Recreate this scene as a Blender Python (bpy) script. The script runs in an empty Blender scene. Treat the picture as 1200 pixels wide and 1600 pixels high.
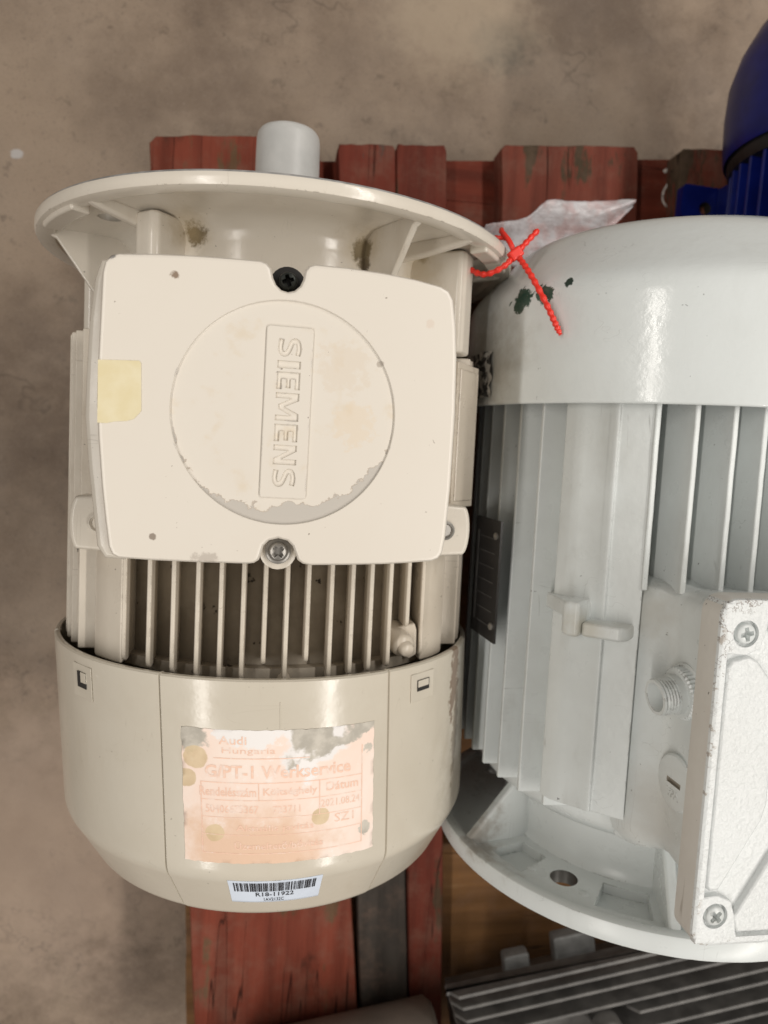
import bpy, bmesh, math, random
from mathutils import Vector, Matrix
from mathutils.geometry import tessellate_polygon
from math import sin, cos, pi, radians, sqrt, atan2, hypot
random.seed(7)
scene = bpy.context.scene
COL = scene.collection
MM = 0.001
FLOOR = -294.0          # floor level in millimetres below the first motor's axis


def W(x, y, z):
    """millimetres in the first motor's axes -> metres, floor at z = 0"""
    return Vector((x * MM, y * MM, (z - FLOOR) * MM))


# ------------------------------------------------------------------ camera, light, exposure
cam_d = bpy.data.cameras.new('camera')
cam = bpy.data.objects.new('camera', cam_d)
COL.objects.link(cam)
cam.location = W(0.767, -130.431, 493.206)
cam.rotation_euler = (-0.07945, -0.14815, 0.04849)
cam_d.sensor_fit = 'VERTICAL'
cam_d.sensor_height = 36.0
cam_d.sensor_width = 27.0
cam_d.lens = 1105.32 / 1600 * 36
cam_d.clip_start = 0.01
cam_d.clip_end = 100
cam_d.dof.use_dof = True
cam_d.dof.focus_distance = 0.345
cam_d.dof.aperture_fstop = 8.5
scene.camera = cam

world = bpy.data.worlds.new('World')
scene.world = world
world.use_nodes = True
bg = world.node_tree.nodes['Background']
bg.inputs[0].default_value = (1.0, 0.94, 0.86, 1)
bg.inputs[1].default_value = 0.20


def strip_lamp(name, x, y, z, sx, sy, power, color):
    d = bpy.data.lights.new(name, 'AREA')
    d.shape = 'RECTANGLE'
    d.size, d.size_y = sx, sy
    d.energy = power
    d.color = color
    o = bpy.data.objects.new(name, d)
    COL.objects.link(o)
    o.location = (x, y, z)
    o['kind'] = 'helper'
    return o


WARM = (1.0, 0.95, 0.89)
strip_lamp('ceiling_strip_lamp', -1.70, -1.1, 2.9, 0.10, 4.2, 66, WARM)
strip_lamp('ceiling_strip_lamp', 1.70, -0.2, 2.9, 0.14, 6.0, 122, WARM)

scene.view_settings.view_transform = 'Standard'
scene.view_settings.look = 'None'
scene.view_settings.exposure = 0.0
scene.view_settings.gamma = 1.0
scene.render.resolution_x, scene.render.resolution_y = 768, 1024
scene.cycles.max_bounces = 8


# ------------------------------------------------------------------ materials
class NT:
    def __init__(s, name):
        m = bpy.data.materials.new(name)
        m.use_nodes = True
        s.m, s.t = m, m.node_tree
        s.b = s.t.nodes['Principled BSDF']
        s.tc = s.t.nodes.new('ShaderNodeTexCoord')
        s.co = s.tc.outputs['Object']

    def n(s, typ, **kw):
        x = s.t.nodes.new('ShaderNode' + typ)
        for k, v in kw.items():
            setattr(x, k, v)
        return x

    def put(s, sock, v):
        if hasattr(v, 'is_linked'):
            s.t.links.new(v, sock)
        elif isinstance(v, (tuple, list)) and len(v) == 3 and sock.type == 'RGBA':
            sock.default_value = (*v, 1)
        else:
            sock.default_value = v

    def math(s, op, a, b=0.0, c=None):
        x = s.n('Math', operation=op)
        s.put(x.inputs[0], a)
        s.put(x.inputs[1], b)
        if c is not None:
            s.put(x.inputs[2], c)
        return x.outputs[0]

    def vmath(s, op, a, b):
        x = s.n('VectorMath', operation=op)
        s.put(x.inputs[0], a)
        s.put(x.inputs[1], b)
        return x.outputs['Value'] if op in ('DISTANCE', 'LENGTH', 'DOT_PRODUCT') else x.outputs[0]

    def noise(s, scale, detail=4, rough=0.55, stretch=None, offset=0, dist=0.0):
        co = s.co
        if stretch or offset:
            mp = s.n('Mapping')
            s.t.links.new(co, mp.inputs[0])
            if stretch:
                mp.inputs['Scale'].default_value = stretch
            mp.inputs['Location'].default_value = (offset, offset * .7, offset * 1.3)
            co = mp.outputs[0]
        x = s.n('TexNoise')
        s.t.links.new(co, x.inputs['Vector'])
        x.inputs['Scale'].default_value = scale
        x.inputs['Detail'].default_value = detail
        x.inputs['Roughness'].default_value = rough
        x.inputs['Distortion'].default_value = dist
        return x.outputs[0]

    def ramp(s, v, lo, hi, a=0.0, b=1.0):
        x = s.n('MapRange', interpolation_type='SMOOTHSTEP')
        s.put(x.inputs[0], v)
        for i, k in enumerate((lo, hi, a, b)):
            s.put(x.inputs[1 + i], k)
        return x.outputs[0]

    def mix(s, f, a, b):
        x = s.n('Mix', data_type='RGBA')
        s.put(x.inputs[0], f)
        s.put(x.inputs[6], a)
        s.put(x.inputs[7], b)
        return x.outputs[2]

    def axis(s, i):
        x = s.n('SeparateXYZ')
        s.t.links.new(s.co, x.inputs[0])
        return x.outputs[i]

    def blob(s, c, r, nscale=90, amp=0.5, soft=0.25, squash=(1, 1, 1), offset=0):
        """ragged patch of radius r mm round c mm (object space)"""
        v = s.vmath('SUBTRACT', s.co, tuple(k * MM for k in c))
        v = s.vmath('MULTIPLY', v, squash)
        d = s.math('DIVIDE', s.vmath('LENGTH', v, (0, 0, 0)), r * MM)
        nz = s.math('SUBTRACT', s.noise(nscale, 5, .65, offset=offset), 0.5)
        d = s.math('ADD', d, s.math('MULTIPLY', nz, amp * 4))
        return s.ramp(d, 1 - soft, 1 + soft, 1.0, 0.0)

    def bump(s, h, strength=0.2, dist=0.4, prev=None):
        x = s.n('Bump')
        x.inputs['Strength'].default_value = strength
        x.inputs['Distance'].default_value = dist * MM
        s.put(x.inputs['Height'], h)
        if prev is not None:
            s.t.links.new(prev, x.inputs['Normal'])
        return x.outputs[0]

    def done(s, color=None, rough=None, metal=None, normal=None, **kw):
        for k, v in (('Base Color', color), ('Roughness', rough), ('Metallic', metal), ('Normal', normal)):
            if v is not None:
                s.put(s.b.inputs[k], v)
        for k, v in kw.items():
            s.put(s.b.inputs[k.replace('_', ' ')], v)
        return s.m


def edge_chips(t, c, chip, amount, size=1.1, off=0):
    """paint knocked off along sharp edges"""
    bv = t.n('Bevel')
    bv.samples = 4
    bv.inputs['Radius'].default_value = size * MM
    ge = t.n('NewGeometry')
    d = t.vmath('DOT_PRODUCT', bv.outputs[0], ge.outputs['Normal'])
    e = t.ramp(d, .93, .985, 1, 0)
    e = t.math('MULTIPLY', e, t.ramp(t.noise(75, 6, .75, offset=41 + off), .60 - .1 * amount, .66 - .1 * amount))
    return t.mix(t.math('MULTIPLY', e, .85), c, chip)


def paint(name, base, dirt, rough=0.36, peel=0.12, speck=0.5, blobs=(), grime=0.25, spec=0.5, edge=.0):
    t = NT(name)
    c = t.mix(t.ramp(t.noise(9, 5, .6), .35, .72, 0, grime), base, dirt)
    c = t.mix(t.ramp(t.noise(38, 4, .6, stretch=(1, .35, 1), offset=3), .56, .8, 0, grime * 1.1), c, dirt)
    # fine dark specks and chips
    sp = t.ramp(t.noise(330, 2, .5, offset=11), .735, .765, 0, speck)
    sp = t.math('MULTIPLY', sp, t.ramp(t.noise(14, 2, .5, offset=5), .45, .6))
    c = t.mix(sp, c, tuple(k * .22 for k in dirt))
    for st, off in (((1, .05, 1), 61), ((.06, 1, 1), 67)):
        sc = t.ramp(t.math('ABSOLUTE', t.math('SUBTRACT', t.noise(85, 2, .5, stretch=st, offset=off), .5)), 0, .006, .5, 0)
        sc = t.math('MULTIPLY', sc, t.ramp(t.noise(26, 3, .6, offset=off + 3), .56, .66, 0, speck))
        c = t.mix(sc, c, tuple(k * .6 for k in dirt))
    if edge:
        c = edge_chips(t, c, tuple(k * .55 for k in dirt), edge)
    r = t.math('ADD', rough, t.math('MULTIPLY', t.math('SUBTRACT', t.noise(45, 4, .6), .5), .22))
    for bl in blobs:
        m = t.blob(bl['c'], bl['r'], bl.get('n', 90), bl.get('amp', .5), bl.get('soft', .2), bl.get('sq', (1, 1, 1)), bl.get('o', 0))
        m = t.math('MULTIPLY', m, bl.get('f', 1.0))
        c = t.mix(m, c, bl['col'])
    nb = t.bump(t.noise(260, 2, .5), peel, .25)
    nb = t.bump(t.noise(30, 3, .5), peel * .8, .8, nb)
    nb = t.bump(t.noise(95, 4, .6, offset=7), peel * 1.1, .5, nb)
    return t.done(c, r, 0.0, nb, Specular_IOR_Level=spec)


CREAM = (0.69, 0.64, 0.56)
CREAM_D = (0.42, 0.35, 0.26)
GREY = (0.70, 0.735, 0.73)
GREY_D = (0.40, 0.40, 0.37)
mould = (0.045, 0.038, 0.02)
m_cream = paint('cream_paint', CREAM, CREAM_D, .28, .14, .6, grime=.25, edge=.6)
m_flange = paint('cream_paint_flange', (0.68, 0.63, 0.55), CREAM_D, .2, .2, .7, grime=.2, edge=.6, blobs=[
    dict(c=(-49, -12, 84), r=6, col=(.09, .065, .03), n=240, amp=.55, soft=.4, o=2, f=.95),
    dict(c=(-54, -9, 86), r=10, col=(.38, .29, .16), n=120, amp=.5, soft=.9, o=4, f=.5),
    dict(c=(42, -13, 88), r=6, col=(.05, .04, .022), n=240, amp=.6, soft=.35, o=6, f=.95),
    dict(c=(44, -21, 88), r=4, col=(.09, .07, .05), n=240, amp=.6, soft=.35, o=7, f=.95),
    dict(c=(43, -10, 89), r=11, col=(.4, .31, .18), n=120, amp=.5, soft=.9, o=9, f=.5),
    dict(c=(84, -8, 62), r=4, col=(.13, .09, .04), n=200, amp=.5, soft=.6, o=12, f=.8),
    dict(c=(82, -13, 62), r=11, col=(.45, .35, .2), n=120, amp=.5, soft=.9, o=14, f=.5)])
m_cowl = paint('cream_plastic', (0.60, 0.555, 0.47), (0.44, 0.38, 0.29), .2, .16, .35, grime=.3, spec=.55, blobs=[
    dict(c=(112, -262, 76), r=7, col=(.16, .09, .05), n=140, amp=.8, soft=.25, sq=(1, .28, 1), o=21, f=.8),
    dict(c=(116, -300, 70), r=6, col=(.2, .15, .1), n=140, amp=.9, soft=.3, sq=(1.3, .2, 1.2), o=23, f=.7),
    dict(c=(-88, -252, 100), r=4, col=(.8, .76, .68), n=200, amp=.7, soft=.3, o=24),
    dict(c=(119, -330, 62), r=22, col=(.2, .17, .13), n=60, amp=.5, soft=.9, sq=(1.2, .5, 1), o=27, f=.55)])
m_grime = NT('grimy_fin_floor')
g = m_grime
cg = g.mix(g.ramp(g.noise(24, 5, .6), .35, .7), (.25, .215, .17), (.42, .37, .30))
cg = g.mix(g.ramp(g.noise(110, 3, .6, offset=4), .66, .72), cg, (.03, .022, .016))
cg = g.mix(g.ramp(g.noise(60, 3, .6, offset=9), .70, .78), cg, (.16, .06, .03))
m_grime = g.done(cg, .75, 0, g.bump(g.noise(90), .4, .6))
m_fin = paint('cream_paint_fins', (0.66, 0.60, 0.51), (.36, .29, .21), .3, .3, .9, grime=.4, edge=.8)

# lid: primer showing where the paint has peeled round the lower half of the disc
t = NT('cream_paint_lid')
c = t.mix(t.ramp(t.noise(9, 5, .6), .35, .72, 0, .14), (.715, .665, .59), (.60, .53, .44))
dx = t.math('SUBTRACT', t.axis(0), 0.0008)
dy = t.math('SUBTRACT', t.axis(1), -0.1112)
rr = t.math('SQRT', t.math('ADD', t.math('MULTIPLY', dx, dx), t.math('MULTIPLY', dy, dy)))
nz = t.math('SUBTRACT', t.noise(95, 6, .62, offset=1.7), .5)
edge = t.math('ADD', t.math('MULTIPLY', rr, 1000.0), t.math('MULTIPLY', nz, 17.0))
# inner limit of the peeling, nearer the middle at the bottom and lower right
ang = t.math('ARCTAN2', dx, t.math('MULTIPLY', dy, -1.0))       # 0 at the bottom, + to the right
lim = t.ramp(t.math('ABSOLUTE', t.math('SUBTRACT', ang, .12)), .1, 1.28, 42.5, 50.5)
in_d = t.math('LESS_THAN', t.math('MULTIPLY', rr, 1000.0), 50.6)
pe = t.math('MULTIPLY', t.ramp(t.math('SUBTRACT', edge, lim), -.1, .25), in_d)
half = t.ramp(t.math('ABSOLUTE', ang), 1.25, 1.5, 1, 0)
pe = t.math('MULTIPLY', pe, half)
rim = t.math('MULTIPLY', t.ramp(t.math('ABSOLUTE', t.math('SUBTRACT', edge, lim)), .1, .55, .55, 0), t.math('MULTIPLY', half, in_d))
c = t.mix(t.math('MULTIPLY', t.ramp(t.noise(60, 4, .6, offset=8), .55, .72, 0, .5), in_d), c, (.66, .56, .42))
c = t.mix(rim, c, (.30, .22, .15))
c = t.mix(pe, c, (.50, .465, .415))
for bl in (dict(c=(-49, -54, 165), r=1.9, col=(.22, .15, .1), o=31), dict(c=(-32, -178, 165), r=2.6, col=(.5, .45, .39), o=33, sq=(.5, 1.1, 1)),
           dict(c=(-56, -169, 165), r=1.5, col=(.25, .2, .16), o=35), dict(c=(66, -66, 165), r=2.0, col=(.66, .56, .47), o=37, f=.6),
           dict(c=(27, -88, 165), r=11, col=(.66, .56, .44), o=39, f=.35, amp=.8), dict(c=(44, -86, 165), r=1.6, col=(.45, .4, .34), o=43),
           dict(c=(33, -114, 165), r=9, col=(.71, .57, .4), o=44, f=.35, amp=.8),
           dict(c=(-76, -48, 163), r=2.4, col=(.2, .19, .18), o=41)):
    m = t.math('MULTIPLY', t.blob(bl['c'], bl['r'], 170, bl.get('amp', .7), .25, bl.get('sq', (1, 1, 1)), bl['o']), bl.get('f', .9))
    c = t.mix(m, c, bl['col'])
sp = t.math('MULTIPLY', t.ramp(t.noise(420, 2, .5, offset=11), .745, .77, 0, .75), t.ramp(t.noise(18, 2, .5, offset=5), .45, .6))
c = t.mix(sp, c, (.14, .10, .07))
c = edge_chips(t, c, (.42, .39, .36), .35, .9, 3)
nb = t.bump(t.noise(300, 2, .5), .05, .2)
nb = t.bump(t.math('MULTIPLY', pe, -1.0), .5, .25, nb)
m_lid = t.done(c, t.math('ADD', .33, t.math('MULTIPLY', pe, .15)), 0, nb)


def grey_paint(name, base=GREY, rough=.3, peel=.14, blobs=(), grime=.2, speck=.7):
    return paint(name, base, GREY_D, rough, peel, speck, blobs, grime, edge=.7)


m_grey = grey_paint('white_grey_paint', blobs=[
    dict(c=(-100, 178, 108), r=9, col=(.44, .40, .30), n=90, amp=.6, soft=.8, o=71, f=.6),
    dict(c=(-118, 10, 60), r=14, col=(.36, .31, .25), n=80, amp=.7, soft=.6, o=73, f=.6),
    dict(c=(-128, 8, 40), r=16, col=(.30, .25, .20), n=80, amp=.7, soft=.5, o=75, f=.65),
    dict(c=(-70, 190, 112), r=18, col=(.42, .39, .33), n=60, amp=.6, soft=.9, o=77, f=.5),
    dict(c=(-58, 75, 125), r=26, col=(.46, .43, .38), n=60, amp=.5, soft=.9, o=79, f=.5)])
m_gfin = grey_paint('white_grey_paint_fins', (0.67, .705, .70), .3, .25, grime=.35, speck=.9)
m_gcowl = grey_paint('white_grey_paint_cowl', (0.69, .725, .72), .18, .34, grime=.12, speck=.5, blobs=[
    dict(c=(-129, 364, 56), r=8, col=(.022, .06, .042), n=190, amp=.75, soft=.12, o=51, sq=(1, 1.1, 1)),
    dict(c=(-122, 366, 72), r=5, col=(.05, .1, .075), n=190, amp=.8, soft=.12, o=53),
    dict(c=(-113, 371, 84), r=2.5, col=(.03, .05, .04), n=190, amp=.7, soft=.15, o=54),
    dict(c=(-140, 335, 25), r=26, col=(.3, .26, .2), n=60, amp=.6, soft=.9, o=55, f=.6)])
# cast lid with orange peel texture and chipped, browned edges
t = NT('textured_white_paint')
c = t.mix(t.ramp(t.noise(20, 4), .35, .7, 0, .14), (.67, .695, .695), (.52, .52, .49))
z = t.axis(2)
x = t.axis(0)
y = t.axis(1)
ex = t.math('MINIMUM', t.math('SUBTRACT', .0725, t.math('ABSOLUTE', x)), t.math('SUBTRACT', .083, t.math('ABSOLUTE', t.math('SUBTRACT', y, .130))))
near = t.ramp(ex, .0004, .0042, 1, 0)
chip = t.math('MULTIPLY', near, t.ramp(t.noise(150, 6, .72, offset=2), .57, .62))
crk = t.math('MULTIPLY', t.ramp(t.math('ABSOLUTE', t.math('SUBTRACT', t.noise(75, 4, .7, offset=6), .5)), .0, .018, 1, 0), t.ramp(ex, .002, .009, 1, 0))
corner = t.ramp(y, .15, .2)
crk = t.math('MULTIPLY', crk, t.math('ADD', .25, corner))
c = t.mix(t.math('MULTIPLY', chip, .75), c, (.30, .25, .20))
c = t.mix(t.math('MULTIPLY', crk, .7), c, (.16, .13, .11))
nb = t.bump(t.noise(390, 3, .6), .8, .7)
m_tlid = t.done(c, .27, 0, nb)
m_tside = paint('worn_grey_lid_side', (.62, .605, .565), (.40, .34, .28), .42, .4, 1.0, grime=.35)


def simple(name, col, rough=.5, metal=0., nscale=60, vary=.3, bump=.1, **kw):
    t = NT(name)
    c = t.mix(t.ramp(t.noise(nscale, 4), .3, .7), tuple(k * (1 - vary) for k in col), tuple(min(1, k * (1 + vary * .6)) for k in col))
    return t.done(c, rough, metal, t.bump(t.noise(nscale * 5, 2), bump, .3), **kw)


m_black = simple('plain_black', (.012, .012, .012), .45)
m_dark = simple('dark_inside', (.02, .018, .016), .7)
m_plate_black = simple('black_nameplate', (.03, .028, .027), .4, nscale=30)
m_steel = simple('dull_zinc_steel', (.42, .40, .37), .38, .8, vary=.4)
m_dscrew = simple('dark_oily_screw', (.05, .055, .05), .4, .6)
m_rawrim = simple('bare_flange_edge', (.38, .37, .36), .45, .35, nscale=120)
m_shade = simple('recess_shade_paint', (.40, .36, .30), .5)  # darker tone painted in for the shade inside flange holes and plug slot
m_bore_shade = simple('bolt_hole_shade', (.10, .095, .085), .5, .3)  # dark tone stands in for the shade deep in the bolt holes
m_cap = NT('milky_plastic_cap')
m_cap = m_cap.done(m_cap.mix(m_cap.ramp(m_cap.noise(42, 4), .3, .72), (.50, .50, .485), (.60, .595, .575)), .4, 0,
                   m_cap.bump(m_cap.noise(40), .08, .5), Subsurface_Weight=.5, Subsurface_Radius=(.012, .012, .012), Subsurface_Scale=.4)
m_red = NT('red_tie_plastic')
m_red = m_red.done((.78, .035, .02), .32, 0, Subsurface_Weight=.15, Subsurface_Radius=(.004, .001, .001))
m_tape = NT('yellowed_tape')
m_tape = m_tape.done(m_tape.mix(m_tape.ramp(m_tape.noise(70, 4), .3, .75), (.70, .61, .38), (.76, .69, .49)), .3, 0, m_tape.bump(m_tape.noise(120, 4), .25, .3))
m_blue = simple('blue_paint', (.004, .011, .135), .32, nscale=40, vary=.25, bump=.15)
m_darkgrey = simple('grey_cast_paint', (.105, .10, .094), .5, nscale=50, vary=.35, bump=.3)
m_tan = simple('tan_grey_plastic', (.155, .130, .108), .55, nscale=30, vary=.15)
m_knob = simple('pale_grey_cast', (.17, .17, .165), .5)
m_ink = simple('black_ink', (.02, .02, .025), .6)
m_blabel = simple('bluish_white_label', (.68, .75, .86), .4, vary=.05, bump=.03)
m_onote = simple('orange_ink', (.80, .42, .25), .7, nscale=150, vary=.18)
m_chalk = simple('white_chalk', (.6, .55, .5), .9, nscale=300, vary=.5)

# the service sticker: pale peach paper, torn to white fibre and grey backing, four glue-brown spots
LX, LY0, LY1 = 50.5, -270.5, -342.5


def sticker_mat():
    t = NT('peach_paper')
    c = t.mix(t.ramp(t.noise(45, 5, .6, stretch=(1, .6, 1)), .35, .7), (.86, .68, .58), (.86, .74, .66))
    c = t.mix(t.ramp(t.noise(120, 4, .7, offset=3), .60, .70, 0, .7), c, (.88, .80, .75))
    c = t.mix(t.blob((-6, -336, 130), 20, 60, .5, .5, (.6, 1, .15), 3), c, (.74, .52, .38))
    y = t.math('MULTIPLY', t.axis(1), 1000.)
    x = t.math('MULTIPLY', t.axis(0), 1000.)
    nz = t.math('MULTIPLY', t.math('SUBTRACT', t.noise(80, 5, .65, offset=9), .5), 18.0)
    # diagonal tear from the top right corner to below the middle of the headline
    line = t.math('ADD', t.math('ADD', y, 283.0), t.math('MULTIPLY', t.math('SUBTRACT', x, 31.0), -0.36))
    m1 = t.ramp(t.math('ADD', line, nz), -1.0, 1.0)
    m1 = t.math('MULTIPLY', m1, t.ramp(t.math('ADD', x, t.math('MULTIPLY', nz, .8)), 9, 12))
    white = t.math('MULTIPLY', t.ramp(t.math('ADD', line, nz), -5.0, -3.0), t.ramp(t.math('ADD', x, nz), 6, 10))
    c = t.mix(t.math('MULTIPLY', white, t.ramp(t.math('ADD', x, nz), 44, 38)), c, (.80, .77, .75))
    wl = t.blob((20, -286, 131), 8, 90, .6, .15, (1.5, .5, .3), 13)
    c = t.mix(wl, c, (.83, .80, .78))
    c = t.mix(t.blob((-9, -272, 133), 10, 90, .7, .15, (.6, 1.3, .3), 17), c, (.82, .79, .77))
    gr = t.mix(t.ramp(t.noise(110, 4, .6), .35, .7), (.42, .39, .335), (.57, .53, .46))
    c = t.mix(t.math('MULTIPLY', m1, t.ramp(t.noise(50, 4, .6, offset=2), .38, .46)), c, gr)
    c = t.mix(t.blob((-39.5, -274, 127), 8, 110, .6, .2, (1, 1, .5), 19), c, gr)
    c = t.mix(t.blob((53.5, -331, 124), 2.6, 150, .8, .2, (1, .7, .5), 21), c, gr)
    c = t.mix(t.blob((53, -284, 124), 3, 150, .8, .2, (1, 1, .5), 25), c, gr)
    for px, py, r in ((-37, -285.5, 6.6), (-41.5, -297.5, 5.2), (-26.5, -327, 4.9), (28, -319.5, 4.9)):
        pz = sqrt(134.4 ** 2 - px ** 2)
        m = t.blob((px, py, pz), r, 200, .10, .06, (1, 1, .7), px)
        c = t.mix(t.math('MULTIPLY', m, .85), c, t.mix(t.ramp(t.noise(90, 4), .3, .7), (.56, .42, .24), (.68, .54, .34)))
    return t.done(c, .62, 0, t.bump(t.noise(150, 4, .65), .35, .5))


m_sticker = sticker_mat()


def concrete_mat():
    t = NT('concrete')
    c = t.mix(t.ramp(t.noise(3.2, 6, .62), .36, .64), (.140, .098, .068), (.285, .215, .155))
    c = t.mix(t.ramp(t.noise(11, 6, .68, offset=4), .42, .72, 0, .6), c, (.32, .245, .18))
    c = t.mix(t.ramp(t.noise(26, 5, .7, offset=9, dist=.4), .58, .74, 0, .6), c, (.075, .055, .04))
    c = t.mix(t.ramp(t.noise(160, 3, .7, offset=2), .6, .75, 0, .4), c, (.075, .056, .043))
    c = t.mix(t.ramp(t.noise(300, 2, .6, offset=6), .62, .7, 0, .4), c, (.25, .2, .16))
    c = t.mix(t.ramp(t.noise(620, 3, .75, offset=21), .56, .66, 0, .45), c, (.32, .26, .205))
    c = t.mix(t.ramp(t.noise(520, 3, .75, offset=23), .58, .66, 0, .55), c, (.06, .043, .03))
    c = t.mix(t.ramp(t.noise(48, 6, .75, offset=27), .6, .66, 0, .45), c, (.085, .06, .042))
    # hairline cracks and scuffs
    for sc, off, lo in ((2.3, 3, .56), (4.3, 12, .6)):
        l = t.ramp(t.math('ABSOLUTE', t.math('SUBTRACT', t.noise(sc, 5, .65, offset=off), .5)), 0, .004, 1, 0)
        l = t.math('MULTIPLY', l, t.ramp(t.noise(4, 3, .5, offset=off + 5), lo, lo + .12, 0, .65))
        c = t.mix(l, c, (.07, .05, .035))
    l = t.ramp(t.math('ABSOLUTE', t.math('SUBTRACT', t.noise(4.6, 6, .7, offset=31, dist=.3), .5)), 0, .007, 1, 0)
    l = t.math('MULTIPLY', l, t.math('MULTIPLY', t.blob((-150, -560, 0), 190, 12, .5, .4, (1, 1, 1), 5), t.ramp(t.noise(9, 3, .5, offset=33), .42, .6)))
    c = t.mix(t.math('MULTIPLY', l, .8), c, (.055, .04, .03))
    for cx, cy, r, col, f in ((-271, 160, 6, (.45, .44, .44), .7), (228, 330, 34, (.06, .06, .05), .6), (178, 360, 75, (.40, .32, .23), .55), (-230, -560, 170, (.36, .27, .205), .6), (-160, 360, 14, (.09, .07, .05), .5)):
        c = t.mix(t.math('MULTIPLY', t.blob((cx, cy, 0), r, 45, .45, .55 if r > 20 else .15, (1, 1.2, 1), cx), f), c, col)  # the two widest pale patches paint brightly lit floor into the colour
    nb = t.bump(t.noise(260, 5, .75), .55, 1.2)
    nb = t.bump(t.noise(14, 4), .2, 3, nb)
    return t.done(c, t.ramp(t.noise(8, 4), .3, .7, .55, .8), 0, nb)


def wood_mat(name, base, worn, amount=.5, seed=0, grain=(.022, .010, .006), bare_below=None, cross=False):
    al = (lambda k: (k, 1, 1)) if cross else (lambda k: (1, k, 1))
    t = NT(name)
    g1 = t.noise(60, 5, .65, stretch=al(.06), offset=seed)
    c = t.mix(t.ramp(g1, .3, .7), tuple(k * .72 for k in base), tuple(min(1, k * 1.25) for k in base))
    w = t.mix(t.ramp(g1, .3, .7), tuple(k * .55 for k in worn), worn)
    wn = t.math('ADD', t.noise(11, 6, .68, stretch=al(.45), offset=seed + 3), t.math('MULTIPLY', t.math('SUBTRACT', g1, .5), .45))
    c = t.mix(t.ramp(wn, .78 - amount * .4, .84 - amount * .4), c, w)
    if bare_below is not None:      # paint worn off one end of the board
        yy = t.math('ADD', t.axis(1), t.math('MULTIPLY', t.math('SUBTRACT', wn, .5), .12))
        c = t.mix(t.ramp(yy, bare_below - .02, bare_below + .02, 1, 0), c, w)
    dk = t.ramp(t.noise(14, 5, .7, stretch=al(.5), offset=seed + 8), .58, .72, 0, .8)
    c = t.mix(dk, c, grain)
    c = t.mix(t.ramp(t.noise(24, 6, .72, offset=seed + 12), .42, .74, 0, .38), c, (.20, .125, .09))
    cr = t.ramp(t.math('ABSOLUTE', t.math('SUBTRACT', t.noise(31, 3, .5, stretch=al(.03), offset=seed + 1), .5)), 0, .0035, 1, 0)
    cr = t.math('MULTIPLY', cr, t.ramp(t.noise(9, 3, .5, offset=seed + 6), .46, .58))
    c = t.mix(t.math('MULTIPLY', cr, .8), c, tuple(k * .4 for k in grain))
    nb = t.bump(g1, .4, 1.0)
    nb = t.bump(t.math('MULTIPLY', cr, -1.), .8, 1.5, nb)
    return t.done(c, .7, 0, nb, Specular_IOR_Level=.15)


# ------------------------------------------------------------------ mesh building
class MB:
    """collects geometry in millimetres"""

    def __init__(s):
        s.v, s.f, s.mi = [], [], []

    def add(s, vs, fs, mi=0, M=None):
        o = len(s.v)
        s.v += [(M @ Vector(p)) if M else Vector(p) for p in vs]
        s.f += [tuple(i + o for i in f) for f in fs]
        s.mi += [mi] * len(fs)
        return s

    def mesh(s, mats, name='mesh', smooth=40, recalc=True):
        me = bpy.data.meshes.new(name)
        me.from_pydata([p * MM for p in s.v], [], s.f)
        for m in (mats if isinstance(mats, (list, tuple)) else [mats]):
            me.materials.append(m)
        me.polygons.foreach_set('material_index', s.mi)
        me.update()
        if recalc:
            bm = bmesh.new()
            bm.from_mesh(me)
            bmesh.ops.recalc_face_normals(bm, faces=bm.faces)
            if not any(e.is_boundary for e in bm.edges) and bm.calc_volume(signed=True) < 0:
                bmesh.ops.reverse_faces(bm, faces=bm.faces)
            bm.to_mesh(me)
            bm.free()
        if smooth:
            me.shade_smooth()
            me.set_sharp_from_angle(angle=radians(smooth))
        return me


def link(name, me, parent=None, bevel=0, seg=2, label=None):
    o = bpy.data.objects.new(name, me)
    COL.objects.link(o)
    if parent:
        o.parent = parent
    if bevel:
        b = o.modifiers.new('bevel', 'BEVEL')
        b.width = bevel * MM
        b.segments = seg
        b.limit_method = 'ANGLE'
        b.angle_limit = radians(35)
        b.harden_normals = True
    if label:
        o['label'] = label
    return o


def obj(name, mb, mats, parent=None, bevel=0, smooth=40, seg=2, label=None):
    return link(name, mb.mesh(mats, name, smooth), parent, bevel, seg, label)


def thing(name, label, cat, loc, rot=(0, 0, 0), group=None):
    o = bpy.data.objects.new(name, None)
    COL.objects.link(o)
    o.empty_display_size = .03
    o.location = loc
    o.rotation_euler = rot
    tag(o, label, cat, group)
    return o


def tag(o, label, cat, group=None):
    o['label'], o['category'] = label, cat
    if group:
        o['group'] = group


def evaluated(o):
    """modifiers applied; the helper object is removed"""
    dg = bpy.context.evaluated_depsgraph_get()
    dg.update()
    me = bpy.data.meshes.new_from_object(o.evaluated_get(dg), depsgraph=dg)
    bpy.data.objects.remove(o)
    return me


def cut(me, cutters, solver='EXACT'):
    o = link('tmp', me)
    hs = []
    for c in cutters:
        h = link('tmpc', c)
        hs.append(h)
        b = o.modifiers.new('b', 'BOOLEAN')
        b.operation = 'DIFFERENCE'
        b.solver = solver
        b.object = h
        if solver == 'EXACT':
            b.material_mode = 'TRANSFER'
    out = evaluated(o)
    for h in hs:
        bpy.data.objects.remove(h)
    out.shade_smooth()
    out.set_sharp_from_angle(angle=radians(35))
    return out


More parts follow.
